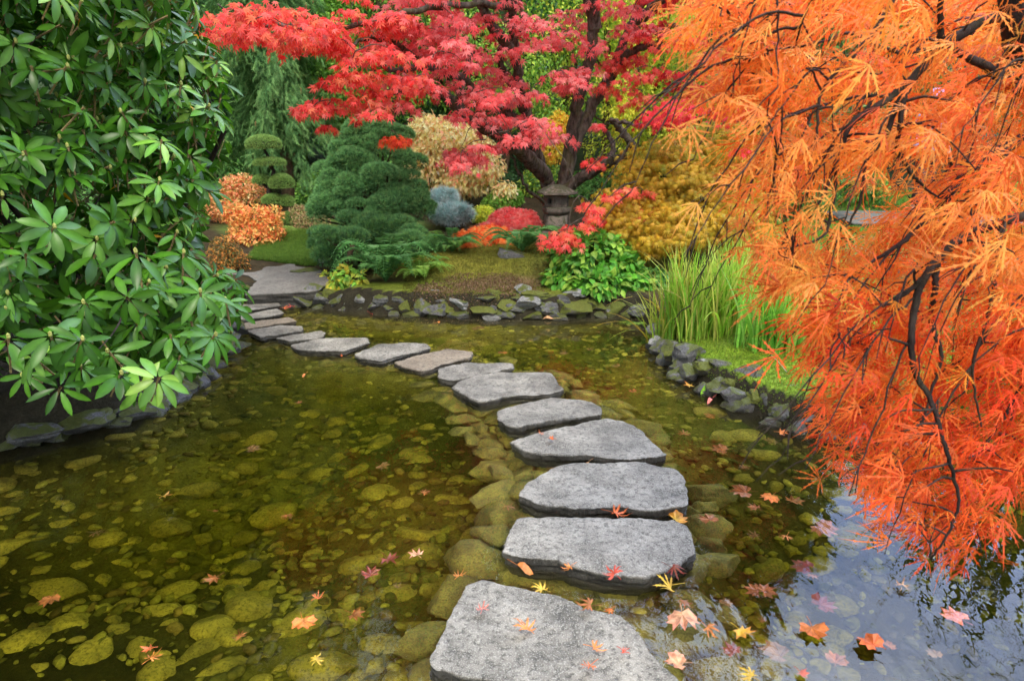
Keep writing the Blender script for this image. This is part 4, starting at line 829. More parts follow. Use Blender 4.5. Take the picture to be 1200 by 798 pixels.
for px, Y, h, r_, c, lab in ((455, 12.8, 5.2, 1.3, LG, 'bright lime green young tree left of the maple trunk'), (590, 12.6, 5.4, 1.2, LG+YG[2:], 'lime green young tree just left of the forked trunk'), (705, 12.9, 5.6, 1.3, LG+YG, 'yellow lime young tree just right of the forked trunk'), (380, 13.0, 4.8, 1.2, LG, 'light green young tree between the weeping conifer and the red maple')):
    big_tree('young_tree', lab, px, Y, h, r_, c, 7500, 600, size=.075, low=1.0, group='young bright trees behind the red maple', trunk_r=.07, nb=12)
# low shrubs closing the view under the trees
for px, py, rx, ry, Y, c, lab in ((560, 215, 50, 26, 12.2, DG, 'dark shrub in the shade under the peach coloured tree'), (700, 225, 60, 22, 11.8, MG, 'green shrub behind the pale boulder'), (640, 215, 30, 20, 11.5, MG+YG[2:], 'small green shrub directly behind the lantern'), (900, 230, 60, 45, 10.5, MG, 'dark green shrub between the golden maple and the orange maple'),
    (985, 215, 50, 30, 12.0, MG+LG, 'green shrub beyond the garden path, left of the person'), (1180, 225, 60, 36, 12.5, LG, 'green shrub beyond the garden path, right of the person'), (460, 215, 50, 40, 12.5, MG, 'green shrub behind the cloud pruned juniper'), (250, 215, 50, 60, 11.5, MG, 'green shrub between the rhododendron and the weeping conifer'),
    (380, 225, 30, 30, 11.5, MG+LG, 'green shrub right of the weeping conifer foot'), (120, 260, 110, 60, 9.5, MG, 'green shrub seen through the rhododendron stems'), (820, 170, 60, 40, 12.5, YG+LG, 'light green shrub above the golden maple')):
    shrub('shrub', lab, 'shrub', [(px, py, rx, ry, Y), (px-rx*.5, py+ry*.3, rx*.6, ry*.7, Y-.3), (px+rx*.5, py+ry*.25, rx*.6, ry*.7, Y-.2)], 4200, SMALL, .075, c, 'shrubs under the trees', kw=dict(out=.5, down=.3, rnd=.6))
shrub('yellow_shrub', 'small yellow and orange shrub seen between the forks of the maple trunk', 'shrub', [(648, 170, 12, 24, 11.5), (655, 150, 14, 16, 11.6)], 2600, SMALL, .06, YE)
shrub('yellow_shrub', 'yellow leaved shrub low behind the red leaves right of the maple trunk', 'shrub', [(760, 215, 26, 14, 10.9), (735, 140, 18, 26, 11.4), (790, 200, 18, 16, 11)], 4200, SMALL, .06, YG+YE[:1])

# weeping conifer
cx, cy = at(330, 150, 11.6)[0], 11.6; cz = Hs(cx, cy); t = thing('weeping_conifer', 'tall green weeping conifer with hanging sprays and tan cones', 'tree', (cx, cy, cz))
P = []; O = []
for k in range(150):
    f = R.uniform(0, 1)**.85; h = .5+f*3.9; a = R.uniform(0, 6.28); r = (1.25-.75*f)*R.uniform(.35, 1)*(1+.2*math.sin(a*3+f*5)); q = spline([A(0, 0, h+.25), A(math.cos(a)*r*.6, math.sin(a)*r*.6, h+.32), A(math.cos(a)*r, math.sin(a)*r, h), A(math.cos(a)*r*1.12, math.sin(a)*r*1.12, h-.35)], 8)
    for p in q[4:]: P.append(np.repeat((p+A(cx, cy, cz))[None], 8, 0)+R.normal(size=(8, 3))*.06); O.append(np.tile(nrm(A(math.cos(a), math.sin(a), 0)), (8, 1)))
P = np.vstack(P); O = np.vstack(O); n = len(P); g = Geo()
D = O*.35+A(0, 0, -.9)+R.normal(size=(n, 3))*.42; g.scatter(HANG, P, frames(D, O+R.normal(size=(n, 3))*.5), (.17*R.uniform(.5, 1.3, n))[:, None]*A(1.3, 1, 1), pal(n, [(.035, .10, .03), (.065, .15, .045), (.10, .20, .06)], var=.28))
g.C = [c*2.0 for c in g.C]; g.build('crown', M['needle'], t); s = Geo(); s.tube(spline([A(cx, cy, cz-.1), A(cx+.05, cy, cz+2), A(cx, cy, cz+4.6)], 5), np.linspace(.12, .02, 11), 8); s.build('trunk', M['barkb'], t, smooth=True)
s = Geo(); V, F = ico(1); idx = R.choice(n, 60, replace=False)
for p, o in zip(P[idx], O[idx]): s.add(V*A(.018, .018, .055)+p+o*.06-A(0, 0, .1), F, (.42, .26, .12))
s.build('cone', attr_mat('cone', .8), t)
# cloud pruned tree with pads
PADS = [(309, 170, 20.5, 11), (316, 191, 19, 6), (306, 212, 10, 6.5), (330, 216, 15, 12), (320, 235, 13, 7.5), (336, 238, 9, 9), (340, 257, 11, 9.5)]
Y = 9.8; b = at(322, 282, Y); t = thing('topiary_tree', 'cloud pruned topiary with smooth round clipped pads on a bare stem', 'topiary', (b[0], b[1], Hs(b[0], b[1])))
s = Geo(); pts = [A(b[0], Y, Hs(b[0], b[1])-.05), at(322, 255, Y), at(316, 225, Y), at(320, 200, Y), at(311, 178, Y)]; q = spline(pts, 6, .006); s.tube(q, np.linspace(.05, .02, len(q)), 7)
for px, py, rx, ry in PADS: c = at(px, py, Y); i = np.argmin(np.linalg.norm(q-c-A(0, 0, -.08), axis=1)); s.tube(spline([q[i], q[i]*.5+c*.5+A(0, 0, -.03), c], 4), [.02]*8+[.012], 5)
s.build('stem', M['barkd'], t, smooth=True)
for px, py, rx, ry in PADS:
    c = at(px, py, Y); m = mpp(Y); rd = A(rx*m, rx*m*.9, ry*m); n = int(900+rx*ry*14); d = rdir(n); d[:, 2] = np.where(d[:, 2] < -.35, -d[:, 2], d[:, 2]); p = c+d*rd*(1-.1*R.uniform(0, 1, n))[:, None]
    g = Geo(); V, F = ico(3); g.add(V*rd*.93*np.where(V[:, 2:3] < -.4, A(1, 1, .45), 1)+c, F, (.06, .10, .03)); leaves_on(g, TUFT, p, nrm(d/rd), .028, [(.24, .42, .11), (.36, .54, .15), (.17, .32, .08)], out=1, down=0, rnd=.3); g.build('foliage_pad', M['needle'], t)
shrub('clipped_shrub', 'small round clipped shrub at the foot of the topiary', 'shrub', [(338, 276, 12, 9, 9.2)], 2200, TUFT, .035, [(.13, .20, .05), (.18, .26, .06)], mat='needle', shell=.15, kw=dict(out=1, down=0, rnd=.3))
# cloud pruned juniper: many lumps
def juniper(name, label, lumps, n, cols, size=.05, base=None):
    Cn = []; Rd = []
    for px, py, r, Y in lumps: m = mpp(Y); Cn.append(at(px, py, Y)); Rd.append((r*m, r*m*.9, r*m*.62))
    Cn = np.array(Cn); Rd = np.array(Rd); x, y = (Cn[:, 0].mean(), Cn[:, 1].mean()+.1) if base is None else base; z = Hs(x, y); t = thing(name, label, 'tree', (x, y, z)); g = Geo()
    for c, r in zip(Cn, Rd):
        k = int(n*r[0]*r[0]); d = rdir(k); d[:, 2] = np.where((d[:, 2] < -.2) & (R.uniform(0, 1, k) < .8), -d[:, 2], d[:, 2]); p = c+d*r*(1+.09*sno(c+d*r*5, 2.6, 1)-.22*R.uniform(0, 1, k)**2)[:, None]
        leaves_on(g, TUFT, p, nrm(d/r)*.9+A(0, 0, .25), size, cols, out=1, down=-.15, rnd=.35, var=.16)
    g.C = [c*2.0 for c in g.C]; g.build('crown', M['needle'], t); s = Geo(); b = A(x, y, z-.05)
    for c in Cn: stems_for(s, b, [c-A(0, 0, .03)], .03, .006, .02)
    s.build('trunk', M['barkb'], t, smooth=True); return t
JC = [(.085, .20, .075), (.15, .30, .10), (.055, .14, .055)]
rj = np.random.default_rng(11); lum = []
for i in range(64):
    f = i/63; y = 146+f*112; hw = 26+f**.8*48 if f < .85 else 66; x = 436+rj.uniform(-1, 1)*hw+(4*math.sin(i)); r = rj.uniform(8, 12.5)*(1+.45*f); Y = 8.5-math.sqrt(max(0, 1-((x-436)/(hw+10))**2))*(.25+.45*f)
    lum.append((x, y, r, Y))
lum += [(395, 218, 24, 8.2), (478, 232, 25, 8.1), (445, 205, 22, 7.95), (492, 248, 17, 8.1), (455, 240, 24, 7.9), (385, 238, 22, 8.1), (405, 165, 14, 8.4), (470, 160, 16, 8.4), (488, 190, 14, 8.4), (438, 150, 18, 8.4), (415, 185, 20, 8.1)]
juniper('cloud_juniper', 'big dark green juniper clipped into many rounded tiers', lum, 42000, JC, .046, base=(at(440, 280, 8.5)[0], 8.6))
lum = [(rj.uniform(368, 512), rj.uniform(262, 306), rj.uniform(12, 20), rj.uniform(7.2, 7.9)) for _ in range(16)]+[(400, 285, 28, 7.6), (440, 268, 30, 7.7), (385, 300, 20, 7.5), (480, 278, 22, 7.6), (505, 292, 16, 7.5), (425, 300, 20, 7.3), (375, 275, 14, 7.8)]
juniper('spreading_juniper', 'low spreading juniper in front of the tall clipped one', lum, 34000, [(.06, .15, .05), (.11, .22, .06), (.05, .12, .05)], .055, base=(at(430, 300, 7.6)[0], 7.7))
s = Geo(); q = [on(408, 315, .2), at(410, 300, 6.95), at(413, 288, 7.0), at(409, 282, 7.0)]; q[0][2] = .1; s.tube(spline(q, 5, .006), np.linspace(.035, .02, 16), 8); s.build('stump', M['barkb'], smooth=True, loc=q[0], label='short brown wooden stump behind the small hosta', cat='stump')
# other shrubs
shrub('azalea', 'bright orange azalea beside the lawn mound behind the rhododendron tips', 'shrub', [(300, 255, 20, 13, 8.9), (285, 275, 20, 14, 8.8), (318, 268, 15, 14, 8.8), (322, 250, 10, 8, 8.8), (275, 250, 16, 14, 8.9), (300, 280, 22, 10, 8.7)], 2600, SMALL, .055, [(.62, .26, .07), (.66, .36, .12), (.60, .14, .06), (.35, .28, .08)], kw=dict(out=.6, down=0, rnd=.6))
shrub('azalea', 'pinkish orange azalea just behind the bright orange one', 'shrub', [(282, 215, 18, 10, 10.2), (262, 240, 24, 20, 10), (300, 228, 16, 10, 10.1), (270, 222, 14, 12, 10)], 2600, SMALL, .055, [(.62, .20, .10), (.72, .32, .16), (.30, .28, .08)], kw=dict(out=.6, down=0, rnd=.6))
shrub('dark_shrub', 'small brown and green shrub left of the path beside the rhododendron', 'shrub', [(276, 312, 18, 22, 7.6), (262, 300, 18, 24, 7.5)], 3000, SMALL, .03, [(.10, .10, .03), (.20, .12, .03), (.06, .08, .02), (.55, .22, .05)])
shrub('heather_shrub', 'dull pink and green shrub between the clipped shrub and the junipers', 'shrub', [(364, 262, 24, 14, 9.5), (352, 250, 12, 10, 9.6)], 2800, SMALL, .032, [(.22, .22, .08), (.35, .20, .12), (.14, .17, .06)])
shrub('peach_tree', 'pale peach and cream leaved small tree left of the maple trunk', 'tree', [(525, 160, 44, 22, 10.8), (500, 190, 24, 26, 10.6), (560, 195, 32, 18, 10.5), (540, 215, 34, 16, 10.6), (500, 150, 24, 16, 10.9), (590, 225, 18, 14, 10.4), (520, 225, 20, 14, 10.7), (555, 170, 24, 12, 10.6)], 8500, SMALL, .085, [(.80, .46, .24), (.85, .58, .32), (.78, .34, .20), (.82, .62, .25), (.55, .45, .18)], kw=dict(out=.4, down=.75, rnd=.45), shell=.8, nst=30, bark='barkb', sub='crown')
for px, py, rx, ry, Y, lab in ((520, 231, 16, 10, 9.6, 'upper of the two blue grey dwarf spruces'), (529, 249, 25, 12, 9.3, 'lower and wider of the two blue grey dwarf spruces')):
    shrub('dwarf_spruce', lab, 'shrub', [(px, py, rx*.7, ry*.8, Y), (px-rx*.5, py+2, rx*.5, ry*.7, Y-.1), (px+rx*.5, py+1, rx*.5, ry*.75, Y-.1), (px, py+ry*.4, rx*.6, ry*.6, Y-.15)], 2300, TUFT2, .085, [(.26, .42, .38), (.36, .52, .47), (.17, .30, .28)], 'blue dwarf spruces', mat='needle', shell=.5, kw=dict(out=1, down=-.1, rnd=.6, svar=.5))
shrub('yellow_shrub', 'small yellow green shrub between the blue spruce and the pink dome', 'shrub', [(566, 252, 15, 11, 9.6), (578, 262, 12, 8, 9.4)], 2400, SMALL, .04, YG)
shrub('green_shrub', 'soft green shrub above the pink dome', 'shrub', [(585, 238, 20, 12, 10.4), (600, 232, 14, 10, 10.5)], 2600, SMALL, .05, LG)
shrub('laceleaf_shrub', 'pinkish red dome shaped laceleaf maple left of the lantern', 'shrub', [(602, 264, 33, 21, 8.6), (580, 274, 22, 15, 8.5), (624, 274, 20, 16, 8.5)], 6500, LACE_S, .055, [(.66, .16, .15), (.72, .26, .22), (.56, .10, .10)], kw=dict(out=.45, down=.75, rnd=.4), shell=.3, mat='red')
shrub('laceleaf_shrub', 'low orange laceleaf maple with dark arching stems under the pink dome', 'shrub', [(572, 278, 30, 14, 8.0), (600, 284, 22, 12, 7.9), (548, 282, 22, 13, 7.9)], 4200, LACE_S, .055, [(.82, .20, .05), (.85, .32, .09), (.75, .12, .04)], kw=dict(out=.4, down=.8, rnd=.4), shell=.6, mat='orange', nst=22)
# golden laceleaf maple
rg = np.random.default_rng(5); lump = [(805, 215, 85, 52, 7.6, .8), (780, 200, 45, 40, 7.4), (850, 190, 46, 44, 7.5), (740, 255, 40, 26, 7.2), (800, 262, 50, 28, 6.9), (855, 262, 40, 34, 7.0), (720, 235, 25, 16, 7.3), (830, 170, 34, 26, 7.6), (770, 282, 26, 16, 6.8), (880, 230, 24, 34, 7.2)]
Cn = []; Rd = []
for l in lump: m = mpp(l[4]); Cn.append(at(l[0], l[1], l[4])); Rd.append((l[2]*m, l[2]*m*.8, l[3]*m))
Cn = np.array(Cn); Rd = np.array(Rd); x, y = at(810, 290, 7.5)[:2]; t = thing('golden_maple', 'golden yellow laceleaf maple in weeping layers behind the iris leaves', 'maple tree', (x, y, Hs(x, y)))
P, O = blobs(1500, Cn, Rd, .45); g = Geo(); GO = [(.62, .42, .03), (.74, .50, .045), (.44, .38, .035), (.70, .40, .045)]; GG = [(.36, .38, .035), (.48, .43, .045), (.26, .32, .035)]
for c, o in zip(P, O):
    k = 11; q = c+R.normal(size=(k, 3))*A(.085, .085, .022)-A(0, 0, 1)*np.abs(R.normal(size=(k, 1)))*.02; upf = np.clip((c[2]-1.3)/.5, 0, 1)
    D = nrm(o*A(1, 1, .2))*.5+A(0, 0, -.85)+R.normal(size=(k, 3))*.35; g.scatter(LACE_S, q, frames(D, o*.7+A(0, 0, .6)+R.normal(size=(k, 3))*.3), (.062*R.uniform(.7, 1.2, k))[:, None]*np.ones(3), pal(k, GG if R.uniform() < upf*.8 else GO, var=.15))
g.build('crown', M['leaf'], t); s = Geo(); b = A(x, y, Hs(x, y)-.05)
mt = branch_set(s, [([b, b+A(.05, -.1, .35), b+A(-.2, -.15, .7), b+A(-.5, -.2, .95)], .07, .02), ([b, b+A(.1, -.1, .4), b+A(.3, -.1, .8), b+A(.6, -.2, 1.1)], .06, .02), ([b+A(0, 0, .3), b+A(.0, -.3, .6), b+A(-.1, -.6, .7)], .04, .015)], .006)
NP = np.array([p for p, a in mt]); NR = np.array([a for p, a in mt])
for c in P[R.choice(len(P), 90, replace=False)]: q = twig_to(s, NP, NR, c-A(0, -.08, .03), .006, .05); NP = np.vstack([NP, q[2::2]]); NR = np.r_[NR, np.full(len(q[2::2]), .005)]
s.build('trunk', M['barkd'], t, smooth=True)

# pine leaning over the pond from beyond the right edge, known from its mirror image
t = thing('pine_tree', 'dark pine beyond the right edge whose branches are mirrored in the bottom right corner', 'pine tree', (5.7, 4.6, Hs(5.7, 4.6))); g = Geo(); s = Geo()
s.tube(spline([A(5.7, 4.6, .1), A(5.6, 4.5, 2), A(5.8, 4.6, 4.2), A(5.7, 4.5, 6)], 6, .01), np.linspace(.16, .05, 19), 9)
for k in range(13):
    tip = A(R.uniform(2.9, 4.4), R.uniform(3.4, 4.9), R.uniform(2.75, 3.7)); b = A(5.65, 4.55, tip[2]-.4+R.uniform(-.2, .3)); q = spline([b, b*.5+tip*.5+A(0, 0, .25), tip], 9, .012); s.tube(q, np.linspace(.035, .004, len(q)), 5)
    for p in q[4:]:
        for _ in range(4):
            e = p+rdir(1)[0]*A(.22, .22, .10)+A(-.06, 0, 0); s.tube([p, e], [.004, .002], 3); m_ = 7; d_ = nrm(e-p); g.scatter(TUFT2, np.tile(e, (m_, 1))-d_*R.uniform(0, .12, (m_, 1)), frames(d_+rdir(m_)*.3, rdir(m_)), np.full(m_, .11), pal(m_, [(.03, .08, .025), (.05, .11, .03)]))
g.build('crown', M['needle'], t); s.build('trunk', M['barkb'], t, smooth=True)
# ferns
def fern(label, px, py, Y, ln, nf, cols, seed, group='ferns on the mossy mound', x=None, up=.9):
    r = np.random.default_rng(seed); c = at(px, py, Y); c[2] = Hs(c[0], c[1])
    t = thing('fern', label, 'fern', c, group); g = Geo(); s = Geo()
    for k in range(nf):
        a = k/nf*6.283+r.uniform(-.2, .2); l = ln*r.uniform(.75, 1.1); e = r.uniform(.7, 1.35)*up; o = A(math.cos(a), math.sin(a), 0); T = np.linspace(0, 1, 22)[:, None]
        q = c+o*l*(T*.85)+A(0, 0, 1)*l*(e*T*1.25-1.05*e*T**2.2); s.tube(q[::3], np.linspace(.004, .0012, len(q[::3])), 4, np.array(cols[0])*.8)
        side = np.cross(o, A(0, 0, 1)); tan = nrm(np.gradient(q, axis=0)); cc = pal(1, cols, r, .1)[0]
        for sg in (-1, 1):
            pl = l*.20*np.sin(np.pi*np.clip(T[2:, 0]*.93+.05, 0, 1))**.7*(1-.35*T[2:, 0]); D = side*sg+tan[2:]*.35+A(0, 0, -.25); n_ = len(pl)
            g.scatter(FPIN, q[2:], frames(D, np.cross(tan[2:], side)*1.0+r.normal(size=(n_, 3))*.15+A(0, 0, .3)), pl[:, None]*A(1, 1, 1), np.tile(cc, (n_, 1))*r.uniform(.85, 1.15, (n_, 1)))
    g.build('frond', M['leaf'], t); s.build('stalk', attr_mat('fern_stalk', .7), t)
FPIN = t_small(.15, .25)
FG = [(.09, .26, .07), (.14, .34, .09)]; FL = [(.20, .40, .06), (.28, .48, .08)]
fern('big dark green fern beside the small hosta', 452, 328, 6.75, .66, 30, FG, 1, up=1.25); fern('light green fern right of the big dark one', 492, 322, 6.8, .46, 22, FL, 2, up=.8); fern('fern on the mound in front of the dwarf spruces', 530, 300, 7.5, .50, 24, FG+FL[:1], 3)
fern('dark fern arching in front of the lantern', 612, 300, 7.2, .58, 24, FG, 4); fern('small fern at the foot of the lantern', 642, 290, 7.6, .30, 14, FG, 6); fern('pale fern hanging over the water below the leafy clump', 748, 352, 6.15, .26, 14, FL, 5, up=.5); fern('shaded fern behind the mossy boulder', 655, 310, 7.1, .30, 14, FG, 7); fern('fern above the spreading juniper', 505, 282, 7.7, .30, 16, FG, 8)
# leafy clumps
def clump(name, label, lumps, n, size, cols, base=None, kw=None):
    return shrub(name, label, 'plant', lumps, n, ROUND, size, cols, None, 'leaf', .35, kw or dict(out=.75, down=.55, rnd=.35, nup=.35), 'barkd', 30, base, 'leaf')
clump('leafy_plant', 'rounded clump of bright green heart shaped leaves above the rock wall', [(695, 305, 52, 30, 6.75), (665, 325, 28, 16, 6.6), (725, 325, 34, 24, 6.6), (700, 330, 46, 16, 6.5), (745, 338, 22, 18, 6.5), (690, 285, 26, 14, 6.9)], 2300, .085, [(.05, .18, .018), (.085, .26, .025), (.035, .12, .016), (.16, .26, .035)])
clump('small_hosta', 'small light green hosta with yellow spotted leaves at the path corner', [(408, 324, 17, 12, 6.75), (396, 330, 10, 9, 6.7), (420, 328, 10, 10, 6.7)], 190, .075, [(.13, .30, .04), (.18, .34, .06), (.40, .32, .04)])
clump('ground_plant', 'tiny yellow dotted plant at the rock beside the landing', [(381, 326, 9, 6, 7.3)], 90, .045, [(.20, .28, .04), (.60, .48, .05)])
clump('ground_plant', 'dark leafy plant hanging in the shade right of the leafy clump', [(765, 334, 26, 20, 6.6), (768, 348, 18, 14, 6.5)], 500, .075, [(.04, .12, .03), (.07, .18, .04)])
# iris and reed clumps
def blades(label, name, bases, n, lo, hi, cols, seed, lean=.45, w=.013, cat='plant', group=None):
    r = np.random.default_rng(seed); bases = np.asarray(bases, float); c0 = bases.mean(0); c0[2] = Hs(c0[0], c0[1]); g = Geo(); K = 9; T = np.linspace(0, 1, K)
    i = r.choice(len(bases), n); b = bases[i]+np.c_[r.normal(size=(n, 2))*.055, np.zeros(n)]; b[:, 2] = H(b[:, 0], b[:, 1])-.01
    a = r.uniform(0, 6.28, n); o = np.stack([np.cos(a), np.sin(a), 0*a], -1); ln = r.uniform(lo, hi, n); le = np.abs(r.normal(size=n))*lean+.05; dr = np.clip(le-.25, 0, 2)*r.uniform(.3, 1.3, n)
    Pq = b[:, None]+o[:, None]*(ln*le)[:, None, None]*(T**1.7)[None, :, None]+A(0, 0, 1)*(ln[:, None]*(T[None]-dr[:, None]*T[None]**3*.75))[:, :, None]
    tw_ = a+math.pi/2+r.normal(size=n)*.7; s = np.stack([np.cos(tw_), np.sin(tw_), 0*a], -1); wp = np.array([.7, 1, 1, 1, .95, .85, .65, .38, .03])*w
    Wd = s[:, None]*wp[None, :, None]*r.uniform(.6, 1.2, (n, 1, 1))/2; V = np.stack([Pq-Wd, Pq+Wd], 2).reshape(-1, 3); cc = pal(n, cols, r, .15); C = np.repeat(cc, K*2, 0)
    tip = np.tile(np.repeat(np.array([1.15, 1.1, 1, 1, 1, 1, 1, 1.05, 1.25]), 2), n)[:, None]; f = (np.arange(n)[:, None]*K*2+np.arange(K-1)[None]*2).reshape(-1)
    g.add(V, np.stack([f, f+1, f+3, f+2], -1), C*tip); return g.build(name, M['blade'], loc=c0, label=label, cat=cat, group=group)
IG = [(.25, .48, .05), (.36, .58, .08), (.18, .40, .05), (.52, .62, .14), (.58, .54, .16)]
ib = lambda pts: [on(x, y, .12) for x, y in pts]
blades('tall fresh green iris clump at the tip of the grassy island', 'iris_clump', ib([(785, 392), (800, 396), (812, 398), (825, 394), (838, 396), (850, 390)]), 340, .40, .80, IG, 1, .30, .017, group='iris clumps on the island')
blades('pale arching grass tuft spilling over the island tip to the water', 'grass_tuft', ib([(772, 384), (782, 386), (790, 388)]), 120, .45, .80, [(.30, .42, .06), (.45, .50, .12), (.20, .36, .05), (.50, .36, .06)], 2, .62, .011)
blades('second iris clump behind, in the middle of the grassy island', 'iris_clump', ib([(850, 378), (870, 380), (885, 376), (862, 392)]), 260, .40, .74, IG, 3, .28, .017, group='iris clumps on the island')
blades('nearer iris clump beside the orange maple, with bleached leaf bases', 'iris_clump', ib([(885, 410), (900, 414), (912, 416), (925, 412), (940, 405)]), 300, .34, .62, [(.22, .50, .07), (.34, .58, .14), (.14, .40, .05)], 4, .28, .017, group='iris clumps on the island')
blades('iris clump mostly hidden behind the orange maple tips', 'iris_clump', ib([(955, 400), (985, 405), (1010, 400), (970, 380)]), 240, .40, .70, IG, 5, .32, .017, group='iris clumps on the island')
blades('tall reed clump on the right bank, mirrored in the pond under the orange maple', 'reed_clump', ib([(1120, 500), (1150, 505), (1180, 508), (1210, 512), (1240, 515)]), 90, .7, 1.25, [(.08, .20, .03), (.14, .28, .04)], 6, .42, .024)
blades('single upright blades of young grass behind the iris clumps', 'grass_tuft', ib([(866, 350), (900, 355), (930, 350)]), 60, .4, .7, IG, 7, .2, .016)
s = Geo(); q = [on(880, 405, .16), on(884, 418, .16), on(892, 428, .16), on(900, 434, .17)]; s.tube(spline([on(903, 416, .15), on(912, 424, .15), on(922, 436, .17)], 5), .0035, 5, (.5, .42, .28)); s.build('dry_stalk', attr_mat('dry_stalk', .8), smooth=True, loc=on(912, 424, .15), label='bleached dry stalk lying on the moss below the near iris clump', cat='stalk')
# ground cover nobody could count
def cover(name, label, cat, polys, n, tpl, size, cols, zoff=.0, up=1.0, mat='leaf', svar=.4):
    P = []
    for poly, f in polys:
        q = np.array([on(x, y, .2)[:2] if not isinstance(x, tuple) else x for x, y in poly]); lo, hi = q.min(0), q.max(0); k = int(n*f); xy = R.uniform(lo, hi, (k*3, 2)); xy = xy[in_poly(xy[:, 0], xy[:, 1], q)][:k]; xy = xy[~in_poly(xy[:, 0], xy[:, 1], POND)]; P.append(xy)
    xy = np.vstack(P); m = len(xy); p = np.c_[xy, H(xy[:, 0], xy[:, 1])+zoff]; g = Geo(); D = A(0, 0, up)+R.normal(size=(m, 3))*.45
    g.scatter(tpl, p, frames(D, rdir(m)), (size*(1+R.uniform(-svar, svar, m)))[:, None]*np.ones(3), pal(m, cols)); g.build(name, M[mat], kind='stuff', label=label, cat=cat)
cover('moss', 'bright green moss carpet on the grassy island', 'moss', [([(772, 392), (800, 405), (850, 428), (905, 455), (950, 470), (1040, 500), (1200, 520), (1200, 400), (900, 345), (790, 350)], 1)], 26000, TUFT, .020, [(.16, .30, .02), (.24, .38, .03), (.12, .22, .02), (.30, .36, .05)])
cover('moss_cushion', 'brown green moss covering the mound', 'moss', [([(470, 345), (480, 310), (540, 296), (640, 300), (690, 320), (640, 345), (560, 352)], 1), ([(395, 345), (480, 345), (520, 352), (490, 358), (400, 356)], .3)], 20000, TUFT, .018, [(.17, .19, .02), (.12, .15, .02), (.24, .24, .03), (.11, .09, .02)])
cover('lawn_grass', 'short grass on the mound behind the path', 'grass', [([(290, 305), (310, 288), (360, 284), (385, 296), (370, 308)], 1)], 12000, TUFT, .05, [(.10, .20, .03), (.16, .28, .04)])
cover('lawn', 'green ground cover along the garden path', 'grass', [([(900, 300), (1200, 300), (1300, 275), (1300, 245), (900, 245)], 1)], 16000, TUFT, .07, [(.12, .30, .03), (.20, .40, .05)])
cover('leaf_litter', 'brown needles and leaf litter on the bank above the rock wall', 'litter', [([(480, 350), (490, 336), (540, 330), (600, 332), (640, 342), (600, 350), (540, 354)], 1)], 6000, SMALL, .020, [(.22, .14, .08), (.12, .07, .04), (.34, .22, .14)], .004, .1)
# ------------------------------------------------------------------ stone lantern
Yl = 8.1; xl = at(652, 250, Yl)[0]; zl = Hs(xl, Yl); zz = lambda py: at(652, py, Yl)[2]; m = mpp(Yl)
t = thing('stone_lantern', 'old brown stone lantern in front of the red maple trunk', 'lantern', (xl, Yl, zl)); c = (xl, Yl, 0)
Geo().lathe([(0, zl-.05), (.20, zl-.05), (.20, zl+.07), (.17, zl+.09), (0, zl+.09)], c, 24, sq=6, wob=.004).build('base', M['lantern'], t)
Geo().lathe([(.10, zl+.08), (.15, zl+.10), (14.0*m, zl+.16), (13.2*m, zz(262)), (14.0*m, zz(252)), (0, zz(252)+.002)], c, 32, wob=.004).build('shaft', M['lantern'], t, smooth=True)
Geo().lathe([(0, zz(252)+.001), (11*m, zz(252)+.001), (14.5*m, zz(249)), (15.5*m, zz(247)), (15.5*m, zz(243)), (14*m, zz(242)), (0, zz(242))], c, 48, sq=6, rot=.3, wob=.003).build('platform', M['lantern'], t)
g = Geo(); z0, z1 = zz(242)+.002, zz(228.5); n = 6; rad = 12.5*m
for k in range(6):
    a0 = .3+k*math.pi/3+math.pi/6; ca, sa = math.cos(a0), math.sin(a0); w = rad*.577; mid = A(xl+ca*rad*.9, Yl+sa*rad*.9, (z0+z1)/2)
    if k % 2 == 0: g.box(mid, (.022, w, (z1-z0)/2), rz=a0)
    else:
        hh = (z1-z0)/2
        for dy in (-1, 1): g.box(mid+A(-sa, ca, 0)*dy*w*.72, (.022, w*.28, hh), rz=a0)
        for dz in (-1, 1): g.box(mid+A(0, 0, dz*hh*.74), (.020, w*.46, hh*.26), rz=a0)
g.build('firebox', M['lantern'], t)
Geo().lathe([(0, zz(228.5)+.001), (12*m, zz(228.5)+.001), (19*m, zz(228)), (21.5*m, zz(227)), (21.5*m, zz(225)), (15*m, zz(221)), (8*m, zz(217.8)), (3*m, zz(216.5)), (0, zz(216.3))], c, 48, sq=6, rot=.3, wob=.005).build('roof', M['lantern'], t)

